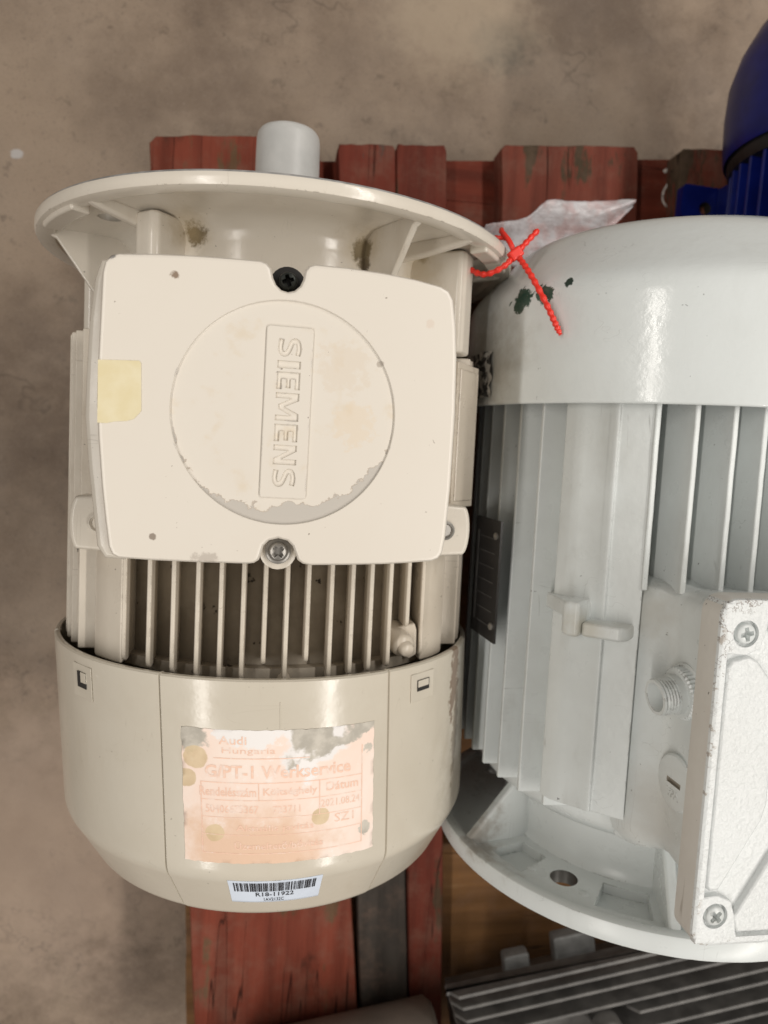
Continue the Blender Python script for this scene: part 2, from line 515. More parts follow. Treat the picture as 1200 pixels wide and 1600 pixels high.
def lathe(profile, n=96, mi=0, rfun=None, a0=0., a1=2 * pi):
    """profile of (r, y) turned round the y axis; angle from +z towards +x"""
    full = abs(a1 - a0 - 2 * pi) < 1e-6
    k = n if full else n + 1
    vs, fs = [], []
    for r, y in profile:
        for i in range(k):
            a = a0 + (a1 - a0) * i / n
            rr = r + (rfun(a, y) if rfun else 0)
            vs.append((rr * sin(a), y, rr * cos(a)))
    for j in range(len(profile) - 1):
        for i in range(n):
            i2 = (i + 1) % k
            fs.append((j * k + i, j * k + i2, (j + 1) * k + i2, (j + 1) * k + i))
    return vs, fs


def capped(profile, n=96):
    vs, fs = lathe(profile, n)
    fs.append(tuple(range(n)))
    fs.append(tuple(range(len(vs) - n, len(vs))))
    return vs, fs


def box(x0, x1, y0, y1, z0, z1):
    vs = [(x, y, z) for z in (z0, z1) for y in (y0, y1) for x in (x0, x1)]
    return vs, [(0, 2, 3, 1), (4, 5, 7, 6), (0, 1, 5, 4), (2, 6, 7, 3), (0, 4, 6, 2), (1, 3, 7, 5)]


def prism(poly, a, b, axis='z', top=None):
    """2D polygon swept from a to b along an axis ('z': (x, y), 'y': (x, z)); top = other outline at b"""
    n = len(poly)
    top = top or poly
    P = (lambda p, h: (p[0], p[1], h)) if axis == 'z' else (lambda p, h: (p[0], h, p[1]))
    vs = [P(p, a) for p in poly] + [P(p, b) for p in top]
    fs = [tuple(range(n)), tuple(range(n, 2 * n))] + [(i, (i + 1) % n, n + (i + 1) % n, n + i) for i in range(n)]
    return vs, fs


def cyl(r, h0, h1, n=32, M=None, r1=None):
    """cylinder along local z"""
    r1 = r if r1 is None else r1
    vs = [(r * cos(2 * pi * i / n), r * sin(2 * pi * i / n), h0) for i in range(n)] + [(r1 * cos(2 * pi * i / n), r1 * sin(2 * pi * i / n), h1) for i in range(n)]
    fs = [tuple(range(n)), tuple(range(n, 2 * n))] + [(i, (i + 1) % n, n + (i + 1) % n, n + i) for i in range(n)]
    if M:
        vs = [M @ Vector(v) for v in vs]
    return vs, fs


def turned(profile, n=32, M=None):
    """closed (r, h) profile turned round local z, ends capped"""
    vs, fs = [], []
    for r, h in profile:
        vs += [(r * cos(2 * pi * i / n), r * sin(2 * pi * i / n), h) for i in range(n)]
    for j in range(len(profile) - 1):
        fs += [(j * n + i, j * n + (i + 1) % n, (j + 1) * n + (i + 1) % n, (j + 1) * n + i) for i in range(n)]
    fs += [tuple(range(n)), tuple(range(len(vs) - n, len(vs)))]
    if M:
        vs = [M @ Vector(v) for v in vs]
    return vs, fs


def place(x, y, z, direction=(0, 0, 1), spin=0.):
    q = Vector((0, 0, 1)).rotation_difference(Vector(direction))
    return Matrix.Translation((x, y, z)) @ q.to_matrix().to_4x4() @ Matrix.Rotation(spin, 4, 'Z')


def offset_poly(p, d):
    """inset (d > 0) of a counter-clockwise polygon"""
    n, out = len(p), []
    for i in range(n):
        a, b, c = Vector(p[i - 1]), Vector(p[i]), Vector(p[(i + 1) % n])
        e1, e2 = (b - a).normalized(), (c - b).normalized()
        n1, n2 = Vector((-e1.y, e1.x)), Vector((-e2.y, e2.x))
        m = (n1 + n2)
        m = m.normalized() if m.length > 1e-6 else n1
        k = d / max(.45, m.dot(n1))
        out.append((b.x + m.x * k, b.y + m.y * k))
    return out


def area(p):
    return .5 * sum(p[i - 1][0] * p[i][1] - p[i][0] * p[i - 1][1] for i in range(len(p)))


def ccw(p):
    return p if area(p) > 0 else p[::-1]


def loft(rings, close_first=True, close_last=True):
    """rings of equal length, each [(x, y, z)]"""
    n = len(rings[0])
    vs = [v for r in rings for v in r]
    fs = []
    for j in range(len(rings) - 1):
        fs += [(j * n + i, j * n + (i + 1) % n, (j + 1) * n + (i + 1) % n, (j + 1) * n + i) for i in range(n)]
    if close_first:
        fs.append(tuple(range(n)))
    if close_last:
        fs.append(tuple(range(len(vs) - n, len(vs))))
    return vs, fs


def tube(pts, r, n=8, rf=None):
    pts = [Vector(p) for p in pts]
    rings, up = [], Vector((0.13, .2, 1))
    for i, p in enumerate(pts):
        d = (pts[min(i + 1, len(pts) - 1)] - pts[max(i - 1, 0)]).normalized()
        a = d.cross(up).normalized()
        b = d.cross(a)
        rad = rf(i) if rf else r
        rings.append([tuple(p + a * rad * cos(2 * pi * k / n) + b * rad * sin(2 * pi * k / n)) for k in range(n)])
    return loft(rings)


def spline(pts, per=12):
    P = [Vector(p) for p in pts]
    P = [P[0] * 2 - P[1]] + P + [P[-1] * 2 - P[-2]]
    out = []
    for i in range(1, len(P) - 2):
        for k in range(per):
            u = k / per
            a, b, c, d = P[i - 1], P[i], P[i + 1], P[i + 2]
            out.append(.5 * ((2 * b) + (c - a) * u + (2 * a - 5 * b + 4 * c - d) * u * u + (3 * b - a - 3 * c + d) * u ** 3))
    out.append(P[-2])
    return out


def text_geo(body, size, width=None, bold=0., extrude=0., space=1.0, align='CENTER', res=3):
    """vertices (u, v, h) and faces of a line of lettering, size in mm"""
    cu = bpy.data.curves.new('tmp', 'FONT')
    cu.body = body
    cu.size = 1
    cu.align_x, cu.align_y = 'CENTER', 'CENTER'
    cu.offset = bold
    cu.extrude = extrude
    cu.space_character = space
    cu.resolution_u = res
    o = bpy.data.objects.new('tmp', cu)
    COL.objects.link(o)
    me = evaluated(o)
    vs = [v.co.copy() for v in me.vertices]
    fs = [tuple(p.vertices) for p in me.polygons]
    bpy.data.meshes.remove(me)
    bpy.data.curves.remove(cu)
    x0, x1 = min(v.x for v in vs), max(v.x for v in vs)
    y0, y1 = min(v.y for v in vs), max(v.y for v in vs)
    ky = size / (y1 - y0)
    kx = width / (x1 - x0) if width else ky
    return [Vector(((v.x - (x0 + x1) / 2) * kx, (v.y - (y0 + y1) / 2) * ky, v.z)) for v in vs], fs


def screw_cross(mb, x, y, z, r, M0=None, mi=0, spin=.3):
    """pan head with a real cross recess: a ring of head faces round a sunken cross"""
    n = 24
    cr, cw, dp = r * .66, r * .19, r * .8
    cross = []
    for k in range(4):
        a = k * pi / 2
        for (u, v) in ((cr, -cw), (cr, cw), (cw * 1.3, cw * 1.3)):
            cross.append((u * cos(a) - v * sin(a), u * sin(a) + v * cos(a)))
    pr = [(r, -r * .5), (r, r * .05), (r * .93, r * .22), (r * .78, r * .33)]
    vs, fs = [], []
    for rr, h in pr:
        vs += [(rr * cos(2 * pi * i / n), rr * sin(2 * pi * i / n), h) for i in range(n)]
    for j in range(len(pr) - 1):
        fs += [(j * n + i, j * n + (i + 1) % n, (j + 1) * n + (i + 1) % n, (j + 1) * n + i) for i in range(n)]
    o = len(vs)
    top = r * .36
    ring = list(range(o - n, o))
    vs += [(a, b, top) for a, b in cross] + [(a * .75, b * .75, top - dp) for a, b in cross]
    tri = tessellate_polygon([[Vector(vs[i]) for i in ring], [Vector(vs[o + i]) for i in range(12)]])
    idx = ring + [o + i for i in range(12)]
    fs += [tuple(idx[i] for i in f) for f in tri]
    fs += [(o + i, o + (i + 1) % 12, o + 12 + (i + 1) % 12, o + 12 + i) for i in range(12)]
    fs.append(tuple(range(o + 12, o + 24)))
    M = Matrix.Translation((x, y, z)) @ Matrix.Rotation(spin, 4, 'Z')
    mb.add(vs, fs, mi, (M0 @ M) if M0 else M)


def polar(r, deg, y):
    return (r * sin(radians(deg)), y, r * cos(radians(deg)))


def radial_plate(deg, prof, th):
    """plate in the plane through the axis at angle deg; prof = [(r, y)]"""
    a = radians(deg)
    er, et = Vector((sin(a), 0, cos(a))), Vector((cos(a), 0, -sin(a)))
    vs = []
    for s_ in (-.5, .5):
        vs += [er * r + Vector((0, y, 0)) + et * th * s_ for r, y in prof]
    n = len(prof)
    return vs, [tuple(range(n)), tuple(range(n, 2 * n))] + [(i, (i + 1) % n, n + (i + 1) % n, n + i) for i in range(n)]


def arc_block(r0, r1, a0, a1, y0, y1, n=10):
    """block between two radii, two angles (degrees) and two stations"""
    poly = [(r1 * sin(radians(a0 + (a1 - a0) * i / n)), r1 * cos(radians(a0 + (a1 - a0) * i / n))) for i in range(n + 1)]
    poly += [(r0 * sin(radians(a1 + (a0 - a1) * i / n)), r0 * cos(radians(a1 + (a0 - a1) * i / n))) for i in range(n + 1)]
    return prism(poly, y0, y1, 'y')


# ------------------------------------------------------------------ setting: floor and pallet
fl = MB()
fl.add([(-4000, -4000, 0), (4000, -4000, 0), (4000, 4000, 0), (-4000, 4000, 0)], [(0, 1, 2, 3)])
floor = obj('concrete_floor', fl, concrete_mat(), smooth=0)
floor['kind'] = 'structure'

pal = thing('wooden_pallet', 'worn red painted wooden pallet lying on the concrete under the motors', 'pallet', W(150, -250, FLOOR))
PO = Vector((150, -250, FLOOR))
red1 = wood_mat('red_board_a', (.165, .038, .022), (.12, .066, .034), .5, 1)
red2 = wood_mat('red_board_b', (.142, .031, .019), (.085, .052, .03), .5, 5)
red3 = wood_mat('red_board_c', (.155, .040, .025), (.065, .045, .026), .55, 9)
red_dk = wood_mat('red_stringer', (.130, .026, .014), (.13, .075, .035), .4, 14, cross=True)
brown = wood_mat('bare_wood', (.17, .085, .034), (.23, .125, .055), .5, 17, cross=True)
greyb = wood_mat('grey_worn_board', (.135, .028, .017), (.062, .052, .044), .3, 21, bare_below=-.15)


def board(name, corners, z0, z1, mat, jag=2.0, rag=(3, 3), seed=0, parent=pal, segs=14):
    """slab on four ground corners (near-left, near-right, far-right, far-left) with worn long edges and ragged ends"""
    rnd = random.Random(seed)
    A, B, C, D = [Vector((*c, 0)) for c in corners]
    poly = []

    def run(p, q, n, amp):
        nrm = Vector((-(q - p).y, (q - p).x, 0)).normalized()
        off = 0
        for i in range(n):
            off = off * .55 + rnd.uniform(-amp, amp)
            poly.append(p.lerp(q, i / n) + nrm * (off if i else 0))
    rag = (rag[0] * .4, rag[1] * .4)
    ends = []
    for p, q, n_, amp in ((A, B, 12, rag[0]), (B, C, segs, jag * .5), (C, D, 12, rag[1]), (D, A, segs, jag * .5)):
        ends.append(len(poly))
        run(p, q, n_, amp)
    for e_ in reversed(ends):      # worn corners
        p, a_, b_ = poly[e_], poly[e_ - 1], poly[(e_ + 1) % len(poly)]
        c1, c2 = rnd.uniform(3.5, 6), rnd.uniform(3.5, 6)
        poly[e_:e_ + 1] = [p + (a_ - p).normalized() * min(c1, (a_ - p).length * .5), p + (b_ - p).normalized() * min(c2, (b_ - p).length * .5)]
    P = [(p.x - PO.x, p.y - PO.y) for p in poly]
    mb = MB()
    ins = offset_poly(ccw(P), 1.1)
    P = ccw(P)
    h0, h1 = z0 - PO.z, z1 - PO.z
    mb.add(*loft([[(*p, h0) for p in P], [(*p, h1 - 2) for p in P], [(*p, h1) for p in ins]]))
    return obj(name, mb, mat, parent, smooth=50)


board('deck_board', ((-52, -740), (102, -740), (26, 148), (-117, 134)), -172, -150, red1, 2.4, (2, 3), 1)
d2 = board('deck_board', ((104, -730), (151.2, -730), (94, 150), (42, 146)), -173, -151, greyb, 1.2, (2, 1.5), 2)
d3 = board('deck_board', ((152, -730), (184, -725), (140, 155), (94, 151)), -172, -150, red2, 1.6, (2, 1.5), 3)
board('deck_board', ((222, -440), (358, -430), (323, 174), (190, 161)), -172, -150, red3, 2.0, (3, 1.5), 4)
board('deck_board', ((398, -450), (560, -440), (530, 192), (364, 177)), -172, -150, red3, 2.0, (3, 1.5), 5)
# cross boards and blocks below the deck
cross_front = board('stringer_board', ((-100, 30), (640, 96), (634, 206), (-112, 122)), -194, -172.4, red_dk, 1.5, (1.5, 1.5), 6)
board('stringer_board', ((-66, -760), (640, -710), (634, -480), (-72, -530)), -194, -174, brown, 1.5, (1.5, 1.5), 7)
for bx, by in ((-70, 70), (230, 90), (540, 130), (-20, -590), (260, -560), (560, -530)):
    mb = MB()
    mb.add(*box(bx - 48 - PO.x, bx + 48 - PO.x, by - 46 - PO.y, by + 46 - PO.y, 22, 100))
    obj('block', mb, brown, pal, bevel=2)
for bx in (-70, 230, 540):
    board('runner_board', ((bx - 10, -640), (bx + 90, -640), (bx + 48, 140), (bx - 52, 140)), FLOOR, -272, brown, 1.5, (1.5, 1.5), 31 + bx)
# a chalk squiggle on the lower board
sq = spline([(362, 163, -171.4), (367, 166, -171.4), (371, 162, -171.4), (369, 154, -171.4), (364, 147, -171.4), (362.5, 140, -171.4), (364, 134, -171.4), (370, 130, -171.4), (374, 131, -171.4)], 6)
mb = MB()
vs, fs = tube([p - PO for p in sq], 1.6, 6, lambda i: 1.6 if i < 22 else 1.0)
mb.add([Vector((v[0], v[1], -171.9 - PO.z + (v[2] + 171.4 + PO.z) * .2)) for v in vs], fs)
obj('chalk_mark', mb, m_chalk, pal)

# ------------------------------------------------------------------ first motor (cream, flange at the top of the picture)
M1 = thing('electric_motor', 'cream flange mounted electric motor with square terminal box lid and peeling round badge', 'electric motor',
           W(0, 0, 0), (0, 0.01438, 0), 'electric motors on the pallet')
# --- flange
mb = MB()
prof = [(40, -1), (139, 0), (146, 0), (149, -1), (150, -2.2)]
mb.add(*lathe([(30, .8), (148, .8), (150.3, .3), (151, -.8)], 160), mi=1)
back = [(151, -.8), (151, -4.8), (150.2, -6.4), (148, -7.2), (142.5, -7.2), (140.4, -6.6), (139.3, -5), (138, -3.4), (135, -3)]
back += [(112, -3), (105.5, -3.6), (101, -6), (98, -10), (97, -16), (99, -40), (103, -62), (90, -62), (30, -62), (30, .8)]
mb.add(*lathe(back, 160))
flange_me = mb.mesh([m_flange, m_rawrim], 'flange', 50)
holes = []
for a in (-54.8, 62, 122, -122):
    h = MB()
    h.add(*cyl(6.6, -30, 30, 28, place(*polar(126 if a > 0 else 119, a, 0), (0, 1, 0))))
    holes.append(h.mesh(m_shade, 'h', 0))
flange_me = cut(flange_me, holes)
FLG = link('flange', flange_me, M1)


def rib(deg, prof, th, name='rib', parent=FLG, mat=m_flange, bev=1.2):
    mb = MB()
    mb.add(*radial_plate(deg, prof, th))
    return obj(name, mb, mat, parent, bevel=bev, seg=3)


gus = [(90, -2), (144, -2), (144, -6.4), (139, -8.5), (112, -46), (94, -60)]
for a in (28, -75, -150, 150):
    rib(a, gus, 4.2)
low = [(92, -2), (146, -2), (146, -7.2), (141, -8.6), (112, -12), (92, -13)]
for a in (-43.5, 44, -76.5 + 4, 76):
    if a != -72.5:
        rib(a, low, 6.0, bev=2.2)
# thickened rim segments beside the bolt holes
for a0, a1 in ((-66, -48), (49, 68)):
    mb = MB()
    mb.add(*arc_block(137, 148, a0, a1, -2.5, -9.6, 8))
    obj('rim_pad', mb, m_flange, FLG, bevel=1.6, seg=3)
# screw lugs of the end shield
for a, w, r in ((-39.5, 17, 119), (57, 20, 131), (-90, 18, 126), (141, 18, 119), (-141, 18, 119)):
    er, et = Vector((sin(radians(a)), 0, cos(radians(a)))), Vector((cos(radians(a)), 0, -sin(radians(a))))
    pl = []
    for u, v in ((-w / 2, 86), (w / 2, 86), (w / 2, r - 3), (w / 2 - 3, r), (-w / 2 + 3, r), (-w / 2, r - 3)):
        p = er * v + et * u
        pl.append((p.x, p.z))
    mb = MB()
    mb.add(*prism(pl, -4, -64, 'y'))
    obj('screw_lug', mb, m_flange, FLG, bevel=2.4, seg=3)
# --- shaft under its plastic cap
mb = MB()
mb.add(*capped([(19, -2), (19, 70)], 48))
SH = obj('shaft', mb, m_steel, M1)
mb = MB()
mb.add(*capped([(21.6, 3), (21.3, 40), (21.0, 72), (20.8, 78), (20.2, 81), (18.8, 83), (16.5, 84.1), (6, 84.5)], 64))
mb.add(*lathe([(21.6, 32), (21.9, 33), (21.9, 36), (21.5, 37)], 64))
obj('plastic_cap', mb, m_cap, SH, smooth=60)
# --- stator housing with its fins
mb = MB()
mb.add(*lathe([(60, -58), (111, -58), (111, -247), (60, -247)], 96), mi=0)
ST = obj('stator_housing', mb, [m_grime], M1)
R1 = 128.0


def edge_z(x, r=R1):
    return sqrt(max(0, r * r - x * x))


def fin_y(x, zb, zt, y0, y1, th, rnd=5.):
    """upright fin at x: outline in (y, z) with a rounded far end, slightly tapered thickness"""
    pl = [(y0, zb), (y0, zt)]
    for k in range(6):
        a = pi / 2 * k / 5
        pl.append((y1 + rnd - rnd * sin(a), zt - rnd + rnd * cos(a)))
    pl += [(y1, zb)]
    n = len(pl)
    vs = []
    for s_ in (-1, 1):
        vs += [(x + s_ * (th / 2 + (.55 * (zt - z) / max(1, zt - zb))), y, z) for y, z in pl]
    return vs, [tuple(range(n)), tuple(range(n, 2 * n))] + [(i, (i + 1) % n, n + (i + 1) % n, n + i) for i in range(n)]


fins = [(-79.5, -243), (-65.2, -244), (-52.1, -245), (-39.3, -246), (-27.4, -246), (-16, -246), (-4.9, -237), (6.3, -247), (17.3, -236), (29.7, -246),
        (41.3, -245), (52.2, -244), (63.8, -243), (75.5, -222), (86, -241)]
for x, ye in fins:
    mb = MB()
    mb.add(*fin_y(x, 52 if abs(x) > 70 else 84, edge_z(x), -60, ye - 3, 2.5))
    if abs(x - 6.3) < .1:      # flared foot at the end of the middle fin
        mb.add(*cyl(3.6, 108, 127.2, 20, place(x, -249.5, 0), 3.4))
    obj('cooling_fin', mb, m_fin, ST, bevel=.9)
for s_ in (-1, 1):
    for k in range(13):
        z = -74 + 12 * k
        if s_ > 0 and z > 60:
            continue
        x1 = edge_z(z, 130.5)
        mb = MB()
        pl = [(s_ * 88, z - 2.1), (s_ * x1, z - 1.3), (s_ * x1, z + 1.3), (s_ * 88, z + 2.1)]
        mb.add(*prism(pl, -62 - abs(z) * .04, -246, 'y'))
        obj('cooling_fin', mb, m_fin, ST, bevel=.9)
for x in range(-66, 67, 12):
    mb = MB()
    mb.add(*box(x - 1.6, x + 1.6, -240, -62, -edge_z(x), -86))
    obj('cooling_fin', mb, m_fin, ST, bevel=.9)
# corner mounting pads, solid
for pl in ([(-76, 72), (-80.5, 100.5), (-88.5, 93.5), (-97, 84.5), (-99, 80), (-84, 60)], [(84, 66), (86, 93), (93, 88), (101, 79), (104, 73), (90, 56)],
           [(76, -72), (82, -98), (98, -82), (84, -60)], [(-76, -72), (-82, -98), (-98, -82), (-84, -60)]):
    mb = MB()
    mb.add(*prism(pl, -62, -247, 'y'))
    obj('mounting_pad', mb, m_fin, ST, bevel=1.5, seg=3)
mb = MB()
mb.add(*tube([(-109.5, y, 66.5 + .3 * sin(y)) for y in range(-232, -186, 6)], 2.2, 8))
obj('casting_ridge', mb, m_fin, ST)
# tie bolt in its recess at the right end of the fins
mb = MB()
mb.add(*turned([(7.2, -16), (7.2, 0), (6.6, 2.2), (4.5, 3.2), (4.2, 6.2), (3.2, 7.2)], 28, place(74.5, -236, 98, (.35, -.35, 1))))
obj('tie_bolt', mb, m_fin, ST, smooth=50)
mb = MB()
mb.add(*prism([(65.5, -228), (82, -224), (83.5, -228), (84, -243), (79, -246), (76, -238), (66, -236)], 60, 94))
obj('bolt_seat', mb, m_fin, ST, bevel=1.2)
# grime-toned ring filling the gap behind the cowl edge
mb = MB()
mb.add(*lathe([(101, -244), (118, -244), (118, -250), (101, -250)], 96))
obj('gap_ring', mb, m_grime, ST)
# right-hand nameplate with its raised frame
npm = Matrix.Translation((112, -113, 62)) @ Matrix.Rotation(radians(52), 4, 'Y')
mb = MB()
mb.add(*box(-17, 17, -44, 44, -2, 3.5), 0, npm)
mb.add(*box(-14, 14, -40, 40, 3.3, 4.6), 0, npm)
obj('rating_plate', mb, m_fin, ST, bevel=1.2)

# --- terminal box
mb = MB()
base = ccw([(-66, -55), (66, -55), (72, -62), (74, -110), (72, -166), (66, -172), (-66, -172), (-72, -166), (-76, -110), (-72, -62)])
mb.add(*loft([[(p[0] * .93, p[1], 88) for p in base], [(*p, 152) for p in base]]))
TB = obj('terminal_box', mb, m_cream, M1, bevel=2)
for s_, cx, cy in ((1, 95, -168), (-1, -93, -170)):
    ol = [(cx + s_ * (10 + 4 * cos(a)) if True else 0, cy + 14 * sin(a)) for a in [radians(q) for q in range(-90, 91, 15)]]
    ol = [(cx - s_ * 22, cy - 16)] + ol + [(cx - s_ * 22, cy + 16)]
    mb = MB()
    mb.add(*prism(ccw(ol), 84, 106))
    e = obj('box_ear', mb, m_cream, TB, bevel=3, seg=3)
    mb = MB()
    mb.add(*turned([(5.4, 104), (5.4, 107.2), (4.2, 108), (3.6, 107), (3.4, 106.6)], 24, place(cx - s_ * 1, cy, 0)))
    obj('ear_bolt', mb, m_steel if s_ > 0 else m_cream, TB)

lid = [(-79.8, -55.3), (-78.8, -50.5), (-76.3, -47.4), (-72.9, -46.2), (-58.3, -45.0), (-42.1, -44.2), (-24, -43.8), (-12.5, -43.8), (-9.6, -44.7), (-7.6, -47.0), (-6.6, -51.0),
       (-5.2, -53.8), (-2.8, -55.9), (0.1, -56.5), (3, -55.7), (5.4, -53.5), (6.7, -50.6), (7.3, -46.8), (9.0, -44.2), (12, -43.2), (26, -43.3), (43.3, -44.2), (58, -45.7), (70.6, -47.9),
       (74.7, -49.8), (77.1, -53.8), (79, -66), (80.2, -80.8), (81.0, -107.7), (80.6, -141.1), (79.5, -165), (78.3, -173.4), (76.2, -176.2), (73, -177.5), (62, -178.6), (49.8, -179.5), (32, -180.3),
       (15.0, -180.8), (11.6, -180.2), (9.2, -178.5), (7.9, -175.3), (6.6, -172), (4.1, -169.6), (-0.1, -168.6), (-4.3, -169.7), (-6.7, -172.2), (-7.7, -176), (-8.6, -178.9), (-10.8, -180.4),
       (-14, -180.8), (-38.4, -180.6), (-56, -180.2), (-70.3, -179.5), (-73.3, -178.0), (-75.0, -174.5), (-76.6, -163), (-78.4, -147.7), (-80.3, -125.3), (-81.1, -108.7), (-80.9, -92.1), (-80.4, -75.6)]
lid = ccw(lid)
ZL = 165.5
mb = MB()
i1, i2, i3, i4 = [offset_poly(lid, k_) for k_ in (.35, 1.0, 2.0, 2.3)]
rings = [[(*p, 152.2) for p in lid], [(*p, ZL - 2.2) for p in lid], [(*p, ZL - 1.1) for p in i1], [(*p, ZL - .35) for p in i2], [(*p, ZL) for p in i3], [(*p, ZL) for p in i4]]
mb.add(*loft(rings, True, False))
DC, DR = (0.8, -111.2), 51.0
ND = 128


def ring(r, z):
    return [(DC[0] + r * cos(2 * pi * i / ND), DC[1] + r * sin(2 * pi * i / ND), z) for i in range(ND)]


o = len(mb.v)
outer = [Vector((*p, ZL)) for p in i4]
hole = [Vector(v) for v in ring(DR + .3, ZL)]
tri = tessellate_polygon([outer, hole[::-1]])
vv = outer + hole[::-1]
mb.add(vv, [tuple(f) for f in tri])
mb.add(*loft([ring(DR + .3, ZL), ring(DR, ZL), ring(DR - .2, ZL - .15), ring(DR - .45, ZL - 1.2), ring(DR - .7, ZL - 1.35), ring(DR - 1.1, ZL - 1.35)], False, True))
me = mb.mesh(m_lid, 'lid', 28)
bm = bmesh.new()
bm.from_mesh(me)
bmesh.ops.remove_doubles(bm, verts=bm.verts, dist=2e-6)
bmesh.ops.recalc_face_normals(bm, faces=bm.faces)
bm.to_mesh(me)
bm.free()
me.shade_smooth()
me.set_sharp_from_angle(angle=radians(28))
LID = link('box_lid', me, M1)
# outer lip of the lid, wider on the left
skl = [(-75, -45), (-83.0, -46.5), (-85.6, -55), (-87.6, -73), (-88.7, -102), (-88.8, -117), (-87.2, -137), (-84.6, -160), (-82.6, -176), (-79, -181.4), (-70, -182)]
mb = MB()
skp = ccw(skl + [(0, -182.2), (74, -179.2), (79.6, -176), (82.2, -141), (82.5, -108), (81.6, -80), (78.6, -51), (74, -48), (0, -60)][0:0] + [(-60, -170), (-60, -60)])
k1, k2 = offset_poly(skp, .8), offset_poly(skp, 2.2)
mb.add(*loft([[(*p, 140) for p in skp], [(*p, 150.5) for p in skp], [(*p, 152) for p in k1], [(*p, 152.6) for p in k2]]))
obj('lid_lip', mb, m_cream, LID, smooth=60)
mb = MB()
rs = ccw([(p[0] * 1.012 + .2, -112 + (p[1] + 112) * 1.012) for p in offset_poly(lid, 2.5)])
mb.add(*loft([[(*p, 142) for p in rs], [(*p, 152.4) for p in rs]]))
obj('box_rim', mb, m_cream, TB, bevel=1)
# screws in the two notches with the dark wells they sit in
mb = MB()
mb.add(*turned([(8.5, 141), (8.5, 143.2), (7.2, 143.8)], 24, place(.3, -48.5, 0)))
mb.add(*turned([(5.6, 143), (5.6, 148), (3, 148.4)], 24, place(.3, -48.5, 0)))
obj('screw_well', mb, m_dark, TB)
mb = MB()
screw_cross(mb, .3, -48.5, 150.2, 4.3)
obj('lid_screw', mb, m_dscrew, LID, label='dark oily cross head screw at the flange end')
mb = MB()
mb.add(*turned([(8.8, 151), (8.8, 153.2), (7.4, 153.8)], 28, place(.2, -176, 0)))
obj('screw_washer', mb, m_cream, LID)
mb = MB()
mb.add(*turned([(6.2, 152), (6.2, 155.6), (5.2, 156.2), (4, 156.2)], 28, place(.2, -175.6, 0)))
screw_cross(mb, .2, -175.6, 157.2, 4.6, spin=.75)
obj('lid_screw', mb, m_steel, LID, label='bright zinc cross head screw at the fan end')

# --- badge: raised plate with the lettering sunk into it, reading downwards
PLm = Matrix.Translation((1.5, -110.9, ZL - 1.35)) @ Matrix.Rotation(radians(-90.6), 4, 'Z')
hw, hh = 38.9, 10.55
ro = []
for cx, cy, a0 in ((hw - 1.5, hh - 1.5, 0), (-hw + 1.5, hh - 1.5, 90), (-hw + 1.5, -hh + 1.5, 180), (hw - 1.5, -hh + 1.5, 270)):
    ro += [(cx + 1.5 * cos(radians(a0 + k * 22.5)), cy + 1.5 * sin(radians(a0 + k * 22.5))) for k in range(5)]


def stroke(pts, w):
    c = spline([(x, y, 0) for x, y in pts], 5)
    l, r = [], []
    for k, p in enumerate(c):
        d = (c[min(k + 1, len(c) - 1)] - c[max(k - 1, 0)]).normalized()
        n_ = Vector((-d.y, d.x, 0))
        l.append(p + n_ * w / 2)
        r.append(p - n_ * w / 2)
    return [(p.x, p.y) for p in l + r[::-1]]


GLYPH = {
    'I': (62, [(0, 0), (62, 0), (62, 190), (0, 190)]),
    'E': (140, [(0, 0), (140, 0), (140, 44), (58, 44), (58, 76), (130, 76), (130, 116), (58, 116), (58, 146), (140, 146), (140, 190), (0, 190)]),
    'M': (225, [(0, 0), (46, 0), (46, 122), (94, 22), (130, 22), (179, 122), (179, 0), (225, 0), (225, 190), (166, 190), (112, 78), (60, 190), (0, 190)]),
    'N': (160, [(0, 0), (46, 0), (46, 116), (112, 0), (160, 0), (160, 190), (114, 190), (114, 74), (48, 190), (0, 190)]),
    'S': (156, stroke([(140, 160), (88, 169), (36, 158), (24, 132), (44, 110), (92, 92), (126, 70), (128, 40), (88, 21), (14, 30)], 44)),
}
uu, letters = 0, []
for ch in 'SIEMENS':
    w_, g_ = GLYPH[ch]
    letters.append([(x + uu, y) for x, y in g_])
    uu += w_ + 27
kk = .0565
letters = [ccw([((x - (uu - 27) / 2) * kk, (y - 95) * kk + .1) for x, y in l]) for l in letters]
rp = offset_poly(ro, .5)
mb = MB()
mb.add(*loft([[(*p, -.4) for p in ro], [(*p, .75) for p in ro], [(*p, 1.05) for p in offset_poly(ro, .18)], [(*p, 1.2) for p in rp]], True, False))
loops = [[Vector((*p, 1.2)) for p in ccw(rp)]] + [[Vector((*p, 1.2)) for p in l[::-1]] for l in letters]
tri = tessellate_polygon(loops)
mb.add([v for l in loops for v in l], [tuple(f) for f in tri])
for l in letters:
    li = offset_poly(l, .25)
    mb.add(*loft([[(*p, 1.2) for p in l], [(*p, .05) for p in li]], False, True))
plate_me = mb.mesh(m_lid, 'name_plate', 25)
bm = bmesh.new()
bm.from_mesh(plate_me)
bmesh.ops.remove_doubles(bm, verts=bm.verts, dist=1e-6)
bmesh.ops.recalc_face_normals(bm, faces=bm.faces)
bm.to_mesh(plate_me)
bm.free()
plate_me.shade_flat()
plate_me.transform(Matrix.Translation((PLm.translation * MM)) @ PLm.to_3x3().to_4x4())
link('name_plate', plate_me, LID, bevel=0)
